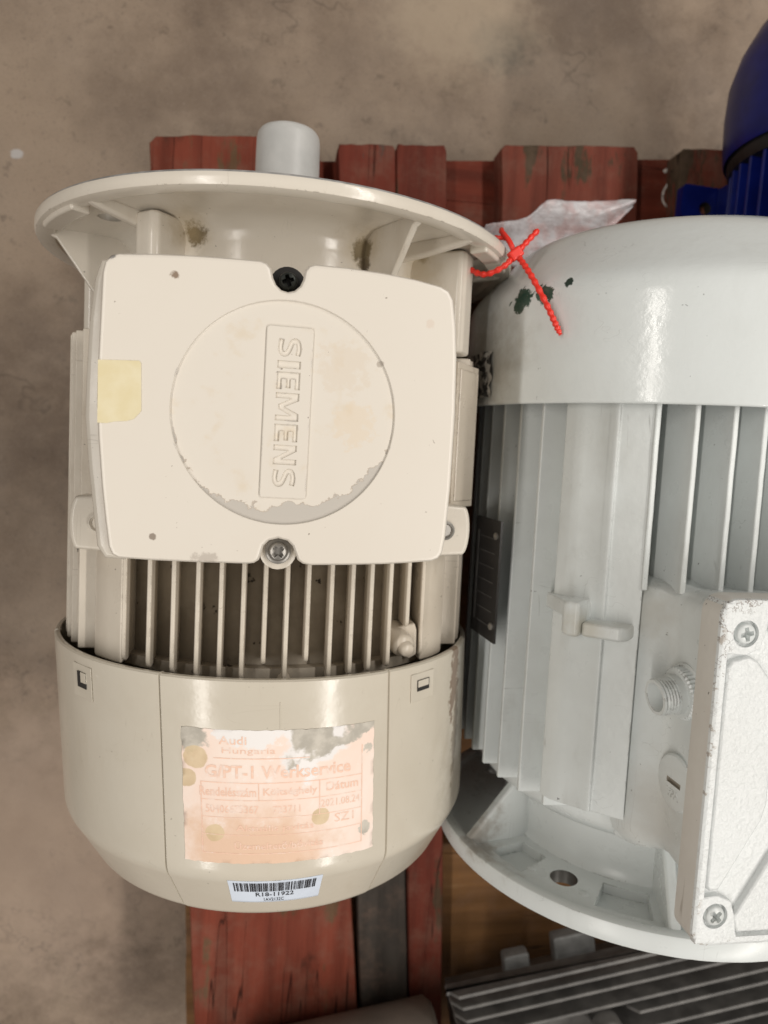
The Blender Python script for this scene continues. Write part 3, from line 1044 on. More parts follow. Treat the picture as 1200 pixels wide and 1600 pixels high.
# yellowed tape left on the lid
mb = MB()
tp = ccw([(-80.4, -92.6), (-63.2, -91.9), (-62.4, -93), (-61.9, -113.5), (-62.6, -114.6), (-65.0, -117.4), (-68, -118.4), (-73, -118.9), (-76.5, -119.8), (-80.2, -119.8)])
mb.add(*loft([[(*p, ZL + .05) for p in tp], [(*p, ZL + .3) for p in tp]]))
obj('tape_patch', mb, m_tape, LID, smooth=0)

# --- fan cowl (axis a little off the motor's)
RC, YC, YK, YE, RE = 134.6, -243.5, -351, -388.5, 115.5
cow0, cow1 = Vector((-1.2, 0, 5.5)), Vector((5.5, 0, -6.5))


def cc(y):
    return cow0.lerp(cow1, (y - YC) / (YE - YC))


SEAM = (radians(-24.3), radians(28.2))


def cow_r(a, y):
    a = (a + pi) % (2 * pi) - pi
    d = 0
    for s_ in SEAM + (radians(-76), radians(79), radians(180)):
        q = abs(a - s_)
        if q < .0048:
            d = -1.1
    if SEAM[0] < a < SEAM[1]:
        d += .5
    return d


def cow_profile():
    pr = [(RC - 3, YC + .2), (RC - 1, YC + .1), (RC, YC - .8)]
    pr += [(RC, YC - 2.2)]
    pr += [(RC, YC - 1 + (YK + 4 - YC) * k / 6) for k in range(1, 7)]
    # rounded shoulder into the cone
    p0, p1, p2 = Vector((RC, YK + 2)), Vector((RC, YK - 3)), Vector((RC - 3.5, YK - 8))
    for k in range(1, 7):
        u = k / 6
        pr.append(tuple(p0 * (1 - u) ** 2 + p1 * 2 * u * (1 - u) + p2 * u * u))
    p0, p1, p2 = Vector((RE + 3.4, YE + 6)), Vector((RE, YE + .5)), Vector((RE - 6, YE))
    for k in range(0, 6):
        u = k / 5
        pr.append(tuple(p0 * (1 - u) ** 2 + p1 * 2 * u * (1 - u) + p2 * u * u))
    pr += [(60, YE - .5), (20, YE - .5)]
    return pr


def cowl_mesh():
    pr = cow_profile()
    angs = set()
    for i in range(180):
        angs.add(round(-pi + 2 * pi * i / 180, 5))
    for s_ in SEAM + (radians(-76), radians(79)):
        for d in (-.0075, -.0047, 0, .0047, .0075):
            angs.add(round(s_ + d, 5))
    angs = sorted(angs)
    n = len(angs)
    rings = []
    for r, y in pr:
        c = cc(y)
        rings.append([((r + (cow_r(a, y) if r > 60 else 0)) * sin(a) + c.x, y, (r + (cow_r(a, y) if r > 60 else 0)) * cos(a) + c.z) for a in angs])
    inner = [[((RC - 3.2) * sin(a) + cc(y).x, y, (RC - 3.2) * cos(a) + cc(y).z) for a in angs] for y in (YC - 60, YC + .1)]
    mb = MB()
    mb.add(*loft(inner + rings, False, True))
    return mb


cme = cowl_mesh().mesh(m_cowl, 'fan_cowl', 32)
COW = link('fan_cowl', cme, M1)


def on_cowl(x, y, h=0.):
    """point on the cowl above plan position x, y, raised by h (follows the rounded shoulder)"""
    c = cc(y)
    r = RC + .5
    pr = cow_profile()
    for (ra, ya), (rb, yb) in zip(pr[2:], pr[3:]):
        if yb <= y <= ya and ya > yb:
            r = ra + (rb - ra) * (ya - y) / (ya - yb) + .5
    a = (x - 2) / RC
    return Vector(((r + h) * sin(a) + c.x, y, (r + h) * cos(a) + c.z))


def cowl_patch(name, u0, u1, v0, v1, mat, parent, h=.25, ragged=0, curve=lambda u, v: 0., nu=24, nv=10):
    mb = MB()
    rnd = random.Random(3)
    g = []
    for j in range(nv + 1):
        for i in range(nu + 1):
            u, v = u0 + (u1 - u0) * i / nu, v0 + (v1 - v0) * j / nv
            if ragged and (i in (0, nu) or j in (0, nv)):
                u += rnd.uniform(-ragged, ragged)
                v += rnd.uniform(-ragged, ragged)
            g.append(on_cowl(u, v + curve(u, v), h))
    low = [on_cowl(u0 + (u1 - u0) * i / nu, v0 + (v1 - v0) * j / nv + curve(u0 + (u1 - u0) * i / nu, 0), .02) for j in range(nv + 1) for i in range(nu + 1)]
    k = nu + 1
    fs = [(j * k + i, j * k + i + 1, (j + 1) * k + i + 1, (j + 1) * k + i) for j in range(nv) for i in range(nu)]
    mb.add(g, fs)
    edge = [i for i in range(k)] + [j * k + nu for j in range(1, nv + 1)] + [nv * k + i for i in range(nu - 1, -1, -1)] + [j * k for j in range(nv - 1, 0, -1)]
    o = len(mb.v)
    mb.add([low[i] for i in edge], [])
    for a in range(len(edge)):
        b = (a + 1) % len(edge)
        mb.f.append((edge[a], edge[b], o + b, o + a))
        mb.mi.append(0)
    return mb


def print_on(mb, body, u, v, size, width=None, bold=0., h=.42, mi=1, slope=0., curve=lambda u: 0.):
    vs, fs = text_geo(body, size, width, bold, 0, 1.0, res=2)
    mb.add([on_cowl(u + p.x, v + p.y + slope * p.x + curve(u + p.x), h) for p in vs], fs, mi)


def rule_on(mb, u0, u1, v0, v1, h=.40, mi=1, n=10):
    vs = []
    for i in range(n + 1):
        u = u0 + (u1 - u0) * i / n
        vs += [on_cowl(u, v0, h), on_cowl(u, v1, h)]
    mb.add(vs, [(2 * i, 2 * i + 1, 2 * i + 3, 2 * i + 2) for i in range(n)], mi)


ST0 = cowl_patch('service_sticker', -43.5, 58.5, -344.0, -270.0, m_sticker, COW, .25, .35, nu=40, nv=26)
print_on(ST0, 'Audi', -17, -275.5, 4.6, 14, .01)
print_on(ST0, 'Hungaria', -9, -281.5, 4.2, 27, -.005)
rule_on(ST0, -27, 22, -285.6, -285.1)
print_on(ST0, 'G/PT-1 Werkservice', 6.5, -292.6, 7.2, 76, .02)
rule_on(ST0, -34, 51, -299.0, -298.5)
print_on(ST0, 'Rendel\u00e9ssz\u00e1m', -20, -303.8, 5.0, 29, .012)
print_on(ST0, 'K\u00f6lts\u00e9ghely', 12, -304.2, 5.2, 28, .012)
print_on(ST0, 'D\u00e1tum', 40, -303.0, 5.0, 18, .012)
rule_on(ST0, -34, 51, -308.6, -308.2)
print_on(ST0, '50406675367', -18, -313.4, 4.4, 27, .0)
print_on(ST0, '723711', 10, -313.6, 4.2, 14, .0)
print_on(ST0, '2021.08.24', 39, -312.2, 4.2, 22, .0)
rule_on(ST0, -34, 51, -318.2, -317.9)
print_on(ST0, 'Aktu\u00e1lis jav\u00edt\u00e1s', 4, -324.3, 4.4, 40, .0)
print_on(ST0, 'SZ1', 41, -321.5, 5.0, 11, .0)
rule_on(ST0, -34, 51, -328.0, -327.7)
print_on(ST0, '\u00dczemeltet\u0151/b\u0151v\u00edt\u00e9s', 6, -333.6, 4.6, 46, .005)
rule_on(ST0, -34, 51, -338.6, -338.2)
for u, va, vb in ((-34, -338.6, -299), (-4.5, -308.6, -299), (27, -317.9, -299), (51, -338.6, -282)):
    mbv = [on_cowl(u, va + (vb - va) * i / 8, .4) for i in range(9)] + [on_cowl(u + .5, va + (vb - va) * i / 8, .4) for i in range(9)]
    ST0.add(mbv, [(i, i + 1, i + 10, i + 9) for i in range(8)], 1)
# faded lettering
tf = NT('faded_orange_print')
m_print = tf.done(tf.mix(tf.ramp(tf.noise(170, 5, .7), .46, .68), (.84, .57, .44), (.86, .72, .64)), .65)
obj('service_sticker', ST0, [m_sticker, m_print], COW, smooth=60, label='peach paper service sticker, torn at the top right, with brown glue spots')

BC = cowl_patch('barcode_label', -21.5, 29.5, -374.2, -355.2, m_blabel, COW, .3, 0, nu=24, nv=14, curve=lambda u, v: .0009 * (u - 0) ** 2)
bcv = lambda u: .0009 * u * u
u = -18.8
rb = random.Random(11)
while u < 26.4:
    wd = rb.choice((.28, .28, .45, .75, 1.0))
    vs = [on_cowl(u + d, -364.4 + 7.6 * q / 5 + bcv(u), .5) for q in range(6) for d in (0, wd)]
    BC.add(vs, [(2 * q, 2 * q + 1, 2 * q + 3, 2 * q + 2) for q in range(5)], 1)
    u += wd + rb.choice((.28, .28, .5, .7))
print_on(BC, 'R18-11922', 3.5, -367.0, 3.6, 21.5, .012, h=.46, curve=bcv)
print_on(BC, '1AV2132C', 3.0, -371.6, 2.8, 11.5, .005, h=.46, curve=bcv)
obj('barcode_label', BC, [m_blabel, m_ink], COW, smooth=60, label='pale blue barcode label curved along the rounded end')
# clip windows and moulding line
for u, v, wid, hei in ((-112, -257.5, 9, 9), (95, -256, 10.5, 6.5)):
    a = u / RC
    for nm, grow, h0, h1, mt in (('clip_tab', 5.0, .15, .75, m_cowl), ('clip_window', 0, .7, 1.0, m_dark)):
        mb = MB()
        ww, he = wid + grow * 2, hei + grow * 2
        poly = [(-ww / 2, -he / 2), (ww / 2, -he / 2), (ww / 2, he / 2), (-ww / 2, he / 2)]
        vs = []
        for h in (h0, h1):
            vs += [on_cowl(u + p[0], v + p[1] - (grow * .2 if grow else 0), h - .5) for p in poly]
        mb.add(vs, [(0, 1, 2, 3), (4, 5, 6, 7)] + [(i, (i + 1) % 4, 4 + (i + 1) % 4, 4 + i) for i in range(4)])
        obj(nm, mb, mt, COW, bevel=.3 if grow else 0)
    mb = MB()
    lp = [(-wid / 2 + .4, -hei / 2 + 2.2), (wid / 2 - .4, -hei / 2 + 2.2), (wid / 2 - .4, hei / 2 - .2), (-wid / 2 + .4, hei / 2 - .2)] if u > 0 else [(-1, -hei / 2 + 3), (wid / 2, -hei / 2 + 3), (wid / 2, hei / 2), (-1, hei / 2)]
    vs = []
    for h in (.3, 1.1):
        vs += [on_cowl(u + p[0], v + p[1], h - .5) for p in lp]
    mb.add(vs, [(0, 1, 2, 3), (4, 5, 6, 7)] + [(i, (i + 1) % 4, 4 + (i + 1) % 4, 4 + i) for i in range(4)])
    obj('clip_tongue', mb, m_cowl, COW, bevel=.3)
mb = MB()
mb.add(*tube([on_cowl(7, y, -.15) for y in range(-270, -252, 3)], .45, 6))
obj('moulding_line', mb, m_cowl, COW)

# ------------------------------------------------------------------ second motor (white-grey, flange towards the viewer)
M2 = thing('electric_motor', 'white grey electric motor with cable gland and textured terminal box, flange towards the bottom', 'electric motor',
           W(273.79, -394.06, 11.98), (0.021, 0, 0.003), 'electric motors on the pallet')
RF, RB2 = 146.0, 132.0
mb = MB()
pf = [(30, -13), (143, -13), (145.4, -12.2), (146, -10.5), (146, -2.2), (145.2, -.6), (143.6, 0), (138.8, 0), (137.6, -.8), (136.6, -4), (134.5, -4.5), (132, -4.5)]
pf += [(100, -4.5), (96.5, -3.6), (94.6, -1), (94, 5), (95.5, 34), (98, 51), (30, 51), (30, -13)]
mb.add(*lathe(pf, 160))
fme = mb.mesh(m_grey, 'flange', 45)
cuts = []
for a, r, rad in ((-48.5, 113, 8.6), (48.5, 113, 8.6), (131.5, 112, 6.4), (-131.5, 112, 6.4)):
    h = MB()
    h.add(*cyl(rad, -40, 40, 28, place(*polar(r, a, 0), (0, 1, 0))))
    cuts.append(h.mesh(m_bore_shade, 'h', 0))
# sunken rectangular pockets either side of the bolt boss
for a0, a1 in ((-71.5, -59), (-37, -22)):
    h = MB()
    h.add(*arc_block(102, 128, a0, a1, -11, 6, 8))
    cuts.append(h.mesh(m_grey, 'h', 0))
fme = cut(fme, cuts)
FL2 = link('flange', fme, M2)
for a in (-40.8, -58):
    mb = MB()
    mb.add(*turned([(3.2, -6), (3.2, -4.4), (2.7, -4.1)], 20, place(*polar(120, a, 0), (0, 1, 0))))
    obj('cast_boss', mb, m_grey, FL2)
g2 = [(92, -6), (141, -6), (141, -1), (137, 2), (97, 46), (92, 51)]
for a in (-77, -18, 18, 77, 140, -140):
    mb = MB()
    mb.add(*radial_plate(a, g2, 7))
    obj('rib', mb, m_grey, FL2, bevel=2, seg=3)
FL2.location.y = 12.5 * MM
# stator and fins
mb = MB()
mb.add(*capped([(104, 60), (104, 322)], 96))
ST2 = obj('stator_housing', mb, m_gfin, M2)


def wavy(pl, y0, y1, n=16, amp=.15, seed=0):
    """prism along y whose section wanders a little, as castings do"""
    rnd = random.Random(seed)
    rings, du, dv = [], 0, 0
    for k in range(n + 1):
        du, dv = du * .6 + rnd.uniform(-amp, amp), dv * .6 + rnd.uniform(-amp, amp)
        rings.append([(x + du * .6, y0 + (y1 - y0) * k / n, z + dv * .6) for x, z in pl])
    return loft(rings)


def plate_fin(pl, y0, y1, mat=m_gfin, bev=.9, name='cooling_fin', parent=ST2):
    mb = MB()
    mb.add(*(wavy(pl, y0, y1, seed=int(pl[1][0] * 31 + pl[1][1] * 7)) if name == 'cooling_fin' else prism(pl, y0, y1, 'y')))
    return obj(name, mb, mat, parent, bevel=bev)


for x in (-67.9, -50.2, -31.9, -16.2, 0, 16.2, 31.9, 50.2, 67.9):
    zt = edge_z(x, RB2)
    plate_fin([(x - 3.2, 90), (x - 1.7, zt), (x + 1.7, zt), (x + 3.2, 90)], 201, 318)
for s_ in (-1, 1):
    for z, ye in ((80, 60), (64, 61), (47, 62), (30.3, 64), (13, 66), (-5, 66), (-23, 66), (-41, 66), (-59, 66), (-77, 66)):
        x1 = edge_z(z, RB2)
        plate_fin([(s_ * 80, z - 3.4), (s_ * x1, z - 1.7), (s_ * x1, z + 1.7), (s_ * 80, z + 3.4)], ye, 318)
    # solid corner block with two faces
    plate_fin([(s_ * 68, 85), (s_ * 68.5, 112.5), (s_ * 83.6, 101.0), (s_ * 85.2, 102.4), (s_ * 87.2, 100.8), (s_ * 88.4, 98.4), (s_ * 98.5, 90), (s_ * 103, 85.6), (s_ * 106.5, 78.5), (s_ * 92, 66)], 66, 318, bev=.9, name='corner_block')
    plate_fin([(s_ * 68, -85), (s_ * 68.5, -112.5), (s_ * 106.5, -78.5), (s_ * 92, -66)], 66, 318, bev=1.5, name='corner_block')
for x in range(-60, 61, 17):
    plate_fin([(x - 3, -90), (x - 1.7, -edge_z(x, RB2)), (x + 1.7, -edge_z(x, RB2)), (x + 3, -90)], 66, 318)
# end-shield collar between stator and flange
mb = MB()
mb.add(*capped([(100, 40), (116, 52), (119, 57), (119, 66)], 96))
obj('end_shield', mb, m_grey, ST2)
mb = MB()
mb.add(*prism([(-64, 92), (-58, 104), (-50, 108), (-46, 90)], 46, 60, 'y'))
obj('shield_lug', mb, m_grey, ST2, bevel=2)
# lifting lug: a tall step and a low one
lug = []
for r, a in ((118, -49), (146.5, -48), (149, -46.4), (148.6, -43.8), (118, -42.6)):
    lug.append((r * sin(radians(a)), r * cos(radians(a))))
LG = plate_fin(lug, 172, 192, m_grey, 2.2, 'lifting_lug', M2)
lug = []
for r, a in ((116, -57), (131, -56), (146.5, -47.5), (116, -46)):
    lug.append((r * sin(radians(a)), r * cos(radians(a))))
plate_fin(lug, 182, 191.5, m_grey, 1.5, 'lug_web', LG)
lug = []
for r, a in ((116, -44), (145.5, -43.5), (144.5, -35), (140, -33.4), (116, -31)):
    lug.append((r * sin(radians(a)), r * cos(radians(a))))
plate_fin(lug, 172.5, 181, m_grey, 2.0, 'lug_step', LG)
# fan cowl
mb = MB()
pc = [(139, 345), (139, 303.0), (140.5, 302.6), (141.8, 302.9), (142.3, 303.8), (142.3, 305.2), (142.3, 335), (142.3, 352), (142.2, 362), (141.7, 367.5), (140.4, 371.5), (138, 375.5), (134, 380), (123, 392), (117.5, 398), (113, 403), (108, 407.6), (102, 411), (95, 412.6), (20, 413), (1, 413)]
mb.add(*lathe(pc, 160))
COW2 = obj('fan_cowl', mb, m_gcowl, M2, smooth=60)
COW2.location.y = 1.0 * MM
# torn label on the flank of the cowl
mb = MB()
rl = random.Random(5)
pts = []
for j in range(9):
    for i in range(6):
        a = radians(-92 + i * 3.0) + rl.uniform(-.01, .01)
        r = 143.0 + rl.uniform(0, 1.5)
        pts.append((r * sin(a), 308 + j * 3.6 + rl.uniform(-1, 1), r * cos(a)))
mb.add(pts, [(j * 6 + i, j * 6 + i + 1, j * 6 + i + 7, j * 6 + i + 6) for j in range(8) for i in range(5)])
tl = NT('torn_foil_label')
m_foil = tl.done(tl.mix(tl.ramp(tl.noise(120, 5, .7), .45, .55), (.03, .03, .03), (.5, .48, .44)), .35)
obj('torn_label', mb, m_foil, COW2, smooth=0)
# black rating plate on the flank with rivets
pm = Matrix.Translation((-134.5, 192, 34)) @ Matrix.Rotation(radians(-84), 4, 'Y')
mb = MB()
mb.add(*box(-20, 20, -39, 39, 0, 1.4), 0, pm)
mb.add(*box(-15, -13.5, -30, 30, 1.35, 1.75), 1, pm)
for k in range(7):
    mb.add(*box(-11, 13, -30 + k * 9.4, -29.4 + k * 9.4, 1.35, 1.6), 1, pm)
RP = obj('rating_plate', mb, [m_plate_black, simple('plate_print', (.10, .095, .09), .4)], M2, bevel=0)
for yy in (-29, 29):
    mb = MB()
    mb.add(*turned([(2.6, 1), (2.4, 2.2), (1.2, 3)], 16, pm @ place(14, yy, 0)))
    obj('rivet', mb, m_steel, RP)

# --- terminal box of the second motor
def rrect(x0, x1, y0, y1, r, n=5):
    p = []
    for cx, cy, a0 in ((x1 - r, y1 - r, 0), (x0 + r, y1 - r, 90), (x0 + r, y0 + r, 180), (x1 - r, y0 + r, 270)):
        p += [(cx + r * cos(radians(a0 + 90 * k / n)), cy + r * sin(radians(a0 + 90 * k / n))) for k in range(n + 1)]
    return p


mb = MB()
mb.add(*loft([[(*p, 78) for p in rrect(-71, 71, 44, 207, 20)], [(*p, 105) for p in rrect(-69, 69, 46, 206, 18)], [(*p, 113) for p in rrect(-63, 63, 49, 205, 15)], [(*p, 120) for p in rrect(-55.5, 55.5, 52, 204, 13)],
              [(*p, 128) for p in rrect(-52.5, 52.5, 53, 205, 11)], [(*p, 150) for p in rrect(-54, 54, 52, 206, 10)], [(*p, 174.6) for p in rrect(-60, 60, 50, 209, 9)]]))
TB2 = obj('terminal_box', mb, m_grey, M2, smooth=50)
Z2 = 190.0
mb = MB()
fr = lambda g_, r: rrect(-73 + g_, 73 - g_, 46.5 + g_, 213.5 - g_, max(1, r - g_))
mb.add(*loft([[(*p, 174.8) for p in fr(0, 8)], [(*p, Z2 - 1.8) for p in fr(0, 8)], [(*p, Z2 - .6) for p in fr(.5, 8)], [(*p, Z2) for p in fr(1.8, 8)], [(*p, Z2) for p in fr(2.1, 8)], [(*p, Z2) for p in fr(4.1, 8)], [(*p, Z2) for p in fr(4.4, 8)],
              [(*p, Z2 - 3.2) for p in fr(5.2, 8)], [(*p, Z2 - 3.2) for p in fr(5.5, 8)]]))
lm = mb.mesh([m_tlid, m_tside], 'box_lid', 40)
for p in lm.polygons:
    if p.center.z < (Z2 - 2.4) * MM and abs(p.normal.z) < .5 and (abs(p.center.x) > .0715 or not .049 < p.center.y < .2115):
        p.material_index = 1
L2 = link('box_lid', lm, TB2)
# raised fields and corner bosses of the lid
fields = [[(-68.0, 181.5), (-65.5, 185), (-57, 187.2), (-52.5, 185), (-41.5, 172), (-40.5, 165), (-40.5, 116), (-42.5, 108), (-61, 74.5), (-66, 74), (-68.0, 77)],
          [(-48, 207.5), (48, 207.5), (50, 203), (37, 186), (-37, 186), (-50, 203)],
          [(-50, 52.5), (50, 52.5), (53, 57), (35, 92), (28, 98), (-28, 98), (-35, 92), (-53, 60)],
          [(68.0, 181.5), (57, 187.2), (41.5, 172), (40.5, 116), (61, 74.5), (68.0, 77)]]
for fp in fields:
    fp = ccw(fp)
    mb = MB()
    mb.add(*loft([[(*p, Z2 - 4) for p in fp], [(*p, Z2 - .9) for p in offset_poly(fp, .3)], [(*p, Z2 - .2) for p in offset_poly(fp, 1.2)], [(*p, Z2 - .2) for p in offset_poly(fp, 1.5)]]))
    obj('raised_field', mb, m_tlid, L2, smooth=50)
for sx, sy, sp_ in ((-60.2, 197.6, .2), (-62, 62, .75), (60.2, 197.6, .4), (62, 62, .1)):
    mb = MB()
    ex, ey = (1 if sx > 0 else -1), (1 if sy > 130 else -1)
    yb = 211.6 if ey > 0 else 48.4
    ol = [(71.1 * ex, yb), (71.1 * ex, sy - ey * 8.5), (67.6 * ex, sy - ey * 9.5), (sx - ex * 1, sy - ey * 10), (sx - ex * 7.5, sy - ey * 7), (sx - ex * 10, sy), (sx - ex * 11.5, sy + ey * 9), (sx - ex * 13, yb)]
    ol = ccw(ol)
    ci = [(sx + 6.3 * cos(2 * pi * k / 28), sy + 6.3 * sin(2 * pi * k / 28)) for k in range(28)]
    mb.add(*loft([[(*p, Z2 - 4) for p in ol], [(*p, Z2 - .3) for p in offset_poly(ol, .05)], [(*p, Z2 + .06) for p in offset_poly(ol, .5)]], True, False))
    lo_ = [[Vector((*p, Z2 + .06)) for p in offset_poly(ol, .5)], [Vector((*p, Z2 + .06)) for p in ci[::-1]]]
    mb.add([v for l in lo_ for v in l], [tuple(f) for f in tessellate_polygon(lo_)])
    mb.add(*loft([[(*p, Z2 + .06) for p in ci], [(*p, Z2 - 2.4) for p in ci]], False, True))
    obj('corner_boss', mb, m_tlid, L2, smooth=50)
    mb = MB()
    screw_cross(mb, sx, sy, Z2 - .9, 4.9, spin=sp_)
    obj('lid_screw', mb, m_gfin, L2)
# cable gland on the left wall
gm = place(-51.0, 151.5, 137, (-1, -.13, .05))
mb = MB()
pr = []
mb.add(*turned([(15.5, -6), (15.5, 1.2), (14.5, 2.2), (8, 2.4)], 40, gm))
nt = []
for i in range(72):
    a = 2 * pi * i / 72
    r = 13.6 + (.45 if i % 2 else -.35)
    nt.append((r * cos(a), r * sin(a)))
mb.add(*loft([[(*p, 2) for p in nt], [(*p, 6) for p in nt], [(p[0] * .93, p[1] * .93, 7) for p in nt]]), 0, gm)
GL = obj('cable_gland', mb, m_grey, TB2, smooth=35)
mb = MB()
thr = [(10.4, 6), (10.4, 11.2), (9.2, 11.6)]
for k in range(4):
    thr += [(9.9, 12.2 + k * 1.7), (9.2, 13.1 + k * 1.7)]
thr += [(9.8, 19.2), (9.3, 20.2), (7.6, 20.2), (7.3, 19.6), (7.0, 9), (1, 9)]
mb.add(*turned(thr, 40, gm))
obj('threaded_sleeve', mb, m_grey, GL, smooth=35)
# blanking plug with slot and moulded letters
qm = place(-54.0, 101.5, 138, (-1, 0, .06))
mb = MB()
mb.add(*turned([(15.2, -8), (15.2, 1.0), (14.2, 1.9), (12.5, 2.1)], 48, qm))
plug_me = mb.mesh(m_grey, 'blanking_plug', 40)
h = MB()
# slot runs across the plug; local axes: v along the motor, u up the wall
ux = (qm.to_3x3().inverted() @ Vector((.06, 0, 1))).normalized()
uy = (qm.to_3x3().inverted() @ Vector((0, 1, 0))).normalized()
F = Matrix(((ux.x, uy.x, 0), (ux.y, uy.y, 0), (0, 0, 1))).to_4x4()
h.add(*box(-6.0, 6.0, -1.5, 1.5, .2, 6), 0, qm @ F)
plug_me = cut(plug_me, [h.mesh(m_shade, 'h', 0)])
PG = link('blanking_plug', plug_me, TB2)
vs, fs = text_geo('VPA', 4.6, 10.5, .01, .4)
mb = MB()
mb.add([(v.x, v.y - 6.3, 2.0 + v.z * .9) for v in vs], fs, 0, qm @ F)
obj('moulded_letters', mb, m_grey, PG, smooth=0)

# ------------------------------------------------------------------ third motor, grey and finned, at the bottom edge
M3 = thing('electric_motor', 'dark grey finned electric motor with tan end cover at the bottom edge', 'electric motor',
           W(170, -665, -62), (0, 0, radians(9.3)), 'electric motors on the pallet')
Mi = Matrix.Translation((170, -665, -62)) @ Matrix.Rotation(radians(9.3), 4, 'Z')


def lx(mb, x0, x1, r, n=48, r0=None):
    """round body along local x"""
    vs, fs = capped([(r0 or r, x0 + 0.0), (r, x0 + 6), (r, x1 - 6), ((r0 or r), x1)], n)
    mb.add([(v[1], v[0], v[2]) for v in vs], fs)


mb = MB()
mb.add(*prism([(-78, -40), (-78, -14), (-60, -8), (50, -8), (56, -14), (48, -34), (30, -84), (-40, -84)], 16, 340, 'y'), 0, Matrix(((0, 1, 0, 0), (1, 0, 0, 0), (0, 0, 1, 0), (0, 0, 0, 1))))
S3 = obj('stator_housing', mb, m_darkgrey, M3)
for k, (yo, x0) in enumerate(((86, 4), (76.5, 6), (66, 8), (53.5, 10), (40.5, 160), (27, 130), (13, 14), (-1, 14), (-15, 14), (-29, 14), (-43, 14), (-57, 14), (-70, 14), (-82, 14))):
    zt = 18 - .0011 * yo * yo + (2 if k in (3, 5) else 0)
    pl = [(x0, zt - 10), (x0 + 8, zt), (338, zt), (338, zt - (8 if yo > 80 else 30)), (x0 - 1, zt - (8 if yo > 80 else 30))]
    n = len(pl)
    mb = MB()
    vs = [(p[0], yo + d * 1.7, p[1]) for d in (-1, 1) for p in pl]
    mb.add(vs, [tuple(range(n)), tuple(range(n, 2 * n))] + [(i, (i + 1) % n, n + (i + 1) % n, n + i) for i in range(n)])
    obj('cooling_fin', mb, m_darkgrey, S3, bevel=1)
mb = MB()
lx(mb, -190, -4, 48, 64, 42)
mb.v = [v + Vector((0, -4, -36)) for v in mb.v]
obj('end_cover', mb, m_tan, M3, smooth=50)
mb = MB()
mb.add(*turned([(13, -6), (13, 6), (11, 9), (6, 10), (3, 9)], 32, place(136, 36, 20)))
obj('eye_bolt_boss', mb, m_darkgrey, M3, smooth=50)
for px, py, sx, sy in ((234, -583, 12, 8), (288, -566, 20, 8), (350, -578, 12, 8)):
    p = Mi.inverted() @ Vector((px, py, -94))
    mb = MB()
    mb.add(*prism(rrect(p.x - sx, p.x + sx, p.y - sy - 26, p.y + sy, 3), p.z - 13, p.z))
    obj('mounting_foot', mb, m_knob, M3, bevel=2)

# ------------------------------------------------------------------ blue motor at the top right
M4 = thing('electric_motor', 'blue electric motor with finned body partly outside the top right corner', 'electric motor',
           W(447, 74, -52), (0, 0, radians(-2)), 'electric motors on the pallet')
mb = MB()
mb.add(*lathe([(76, 88), (83, 70), (85.5, 62), (86.5, 64), (88, 78), (89, 100), (88, 124), (82, 146), (72, 166), (60, 180), (40, 190), (10, 193)], 96))
obj('fan_cowl', mb, m_blue, M4, smooth=60)
mb = MB()
mb.add(*capped([(66, -30), (66, 66)], 64))
S4 = obj('stator_housing', mb, m_blue, M4)
mb = MB()
mb.add(*lathe([(66, 52), (81, 52), (83, 58), (83, 66), (66, 66)], 64))
obj('black_ring', mb, m_black, M4)  # black ring in the gap between cowl and fins
for k in range(30):
    a = -150 + k * 10.34
    mb = MB()
    mb.add(*radial_plate(a, [(62, -28), (80, -28), (80, 57), (62, 57)], 3))
    obj('cooling_fin', mb, m_blue, S4, bevel=.8)
mb = MB()
mb.add(*prism(rrect(-84, 84, 34, 64, 4), -98, -88))
foot = mb.mesh(m_blue, 'mounting_foot', 40)
hc = []
for s_ in (-1, 1):
    h = MB()
    h.add(*cyl(6, -120, -60, 24, place(s_ * 60, 44, 0)))
    hc.append(h.mesh(m_dark, 'h', 0))
link('mounting_foot', cut(foot, hc), M4)
mb = MB()
obj('foot_web', MB().add(*box(-50, -42, 34, 63, -88, -40)), m_blue, M4, bevel=2)
obj('foot_web', MB().add(*box(42, 50, 34, 63, -88, -40)), m_blue, M4, bevel=2)

# ------------------------------------------------------------------ red security tie and the plastic bag it holds
def P(*a):
    return Vector(a)


TO = Vector((132.8, -6, 80))
TIE = thing('security_tie', 'red beaded plastic cable tie looped through the cream flange bolt hole', 'cable tie', W(*TO))
loop = spline([(134, 9, 66), (120, 8, 58), (111.5, 2, 56.5), (109.5, -6, 61), (112, -13, 68), (119, -17, 76), (128, -13, 82), (134, -6, 82), (141, 2, 80), (149, 11, 77)], 10)
mb = MB()
mb.add(*tube([p - TO for p in loop], 1.6, 8, lambda i: 1.6 + .3 * (1 if i % 4 < 2 else -.6)))
obj('loop', mb, m_red, TIE, smooth=60)
mb = MB()
mb.add(*box(-4.2, 4.2, -3.2, 3.2, -2.6, 2.8), 0, Matrix.Translation(P(134.5, -5.5, 82) - TO) @ Matrix.Rotation(.7, 4, 'Z'))
obj('lock_head', mb, m_red, TIE, bevel=1.4, seg=3)
back_ = spline([(134, -5, 82), (131, 2, 80), (128, 9, 74), (130, 13, 66)], 8)
mb = MB()
mb.add(*tube([p - TO for p in back_], 1.6, 8))
obj('strap_end', mb, m_red, TIE, smooth=60)
tail = spline([(135.5, -6, 82), (138.5, -13.5, 88.5), (142.5, -23.5, 95), (148.5, -38, 101.5), (152.5, -48.5, 105.5), (155.3, -55, 107.5)], 12)
mb = MB()
mb.add(*tube([p - TO for p in tail], 1.6, 8, lambda i: (1.6 + .3 * (1 if i % 4 < 2 else -.6)) * (1 if i < 54 else 1.0 - .06 * (i - 54))))
obj('beaded_tail', mb, m_red, TIE, smooth=60)

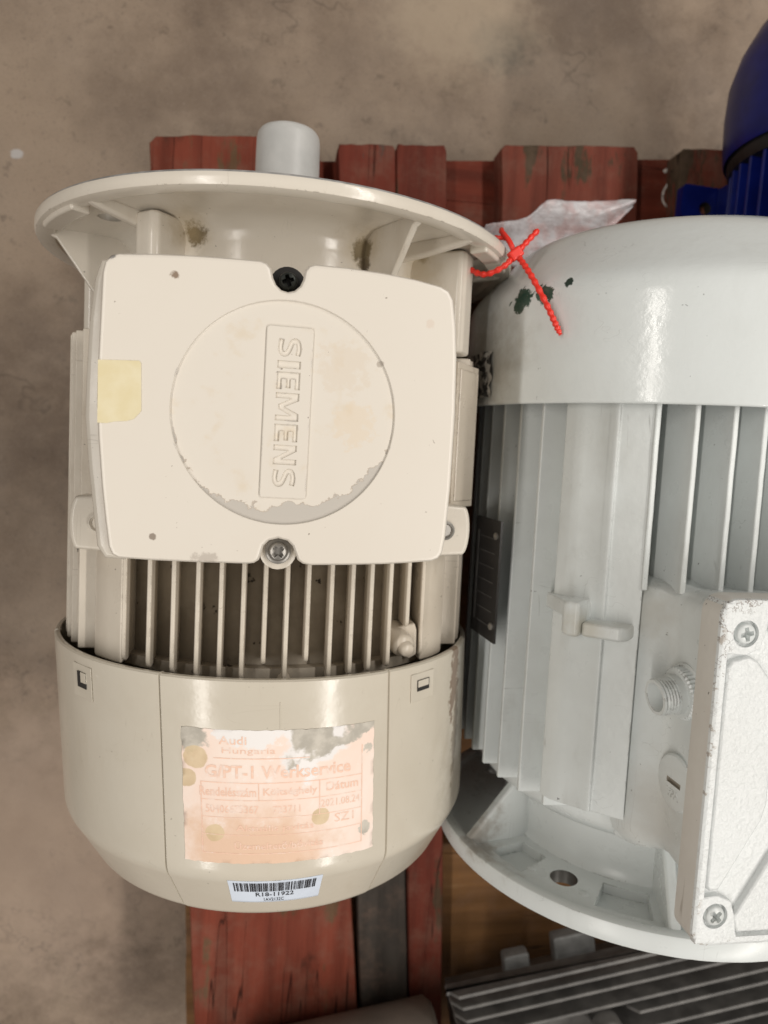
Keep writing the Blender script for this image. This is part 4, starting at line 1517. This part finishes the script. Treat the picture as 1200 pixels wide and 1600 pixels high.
tb = NT('clear_plastic_film')
bsd = tb.b
m_bag = tb.done(tb.mix(tb.ramp(tb.noise(40, 4, .6), .45, .6), (.72, .70, .72), (.70, .56, .56)), .22, 0, tb.bump(tb.noise(60, 5, .65, stretch=(1, 2.5, 1)), .6, 3),
                Transmission_Weight=.0, Alpha=tb.ramp(tb.noise(55, 5, .65, stretch=(1, 2.2, 1), offset=3), .32, .62, .42, .85), Specular_IOR_Level=.7)
BO = Vector((200, 60, -60))
mb = MB()
rn = random.Random(4)
NU, NV = 34, 16
ph = [rn.uniform(0, 6) for _ in range(12)]


def crumple(u, v):
    s = 0
    for k in range(6):
        s += sin((3 + 2.6 * k) * u + (5 * v if k % 2 else -7 * v) + ph[k]) * (1.0 / (1 + .55 * k))
    return s


top_line = spline([(143, 42, -26), (164, 55, -46), (188, 66, -57), (204, 82, -60), (222, 84, -62), (250, 88, -64), (281, 92, -66)], 8)
bot_line = spline([(137, 26, -10), (150, 26, -36), (176, 28, -60), (205, 34, -78), (236, 46, -84), (258, 62, -76), (281, 87, -68)], 8)
ntl = len(top_line)
for j in range(NV + 1):
    for i in range(NU + 1):
        u, v = i / NU, j / NV
        a = top_line[min(ntl - 1, int(u * (ntl - 1)))].lerp(top_line[min(ntl - 1, int(u * (ntl - 1)) + 1)], u * (ntl - 1) % 1)
        b = bot_line[min(ntl - 1, int(u * (ntl - 1)))].lerp(bot_line[min(ntl - 1, int(u * (ntl - 1)) + 1)], u * (ntl - 1) % 1)
        p = a.lerp(b, v)
        k = 1 - .75 * u
        p += Vector((0, .9 * crumple(u * 1.3 + .2, v * .6) * (1 - u) + rn.uniform(-.3, .3), 4.6 * crumple(u * 1.1, v * 1.1) * k + rn.uniform(-.7, .7) * k))
        mb.v.append(p - BO)
k = NU + 1
for j in range(NV):
    for i in range(NU):
        mb.f.append((j * k + i, j * k + i + 1, (j + 1) * k + i + 1, (j + 1) * k + i))
        mb.mi.append(0)
bag = obj('plastic_bag', mb, m_bag, None, smooth=18)
bag.location = W(*BO)
so = bag.modifiers.new('solidify', 'SOLIDIFY')
so.thickness = .0004
tag(bag, 'crumpled clear plastic document bag tied behind the cream flange', 'plastic bag')
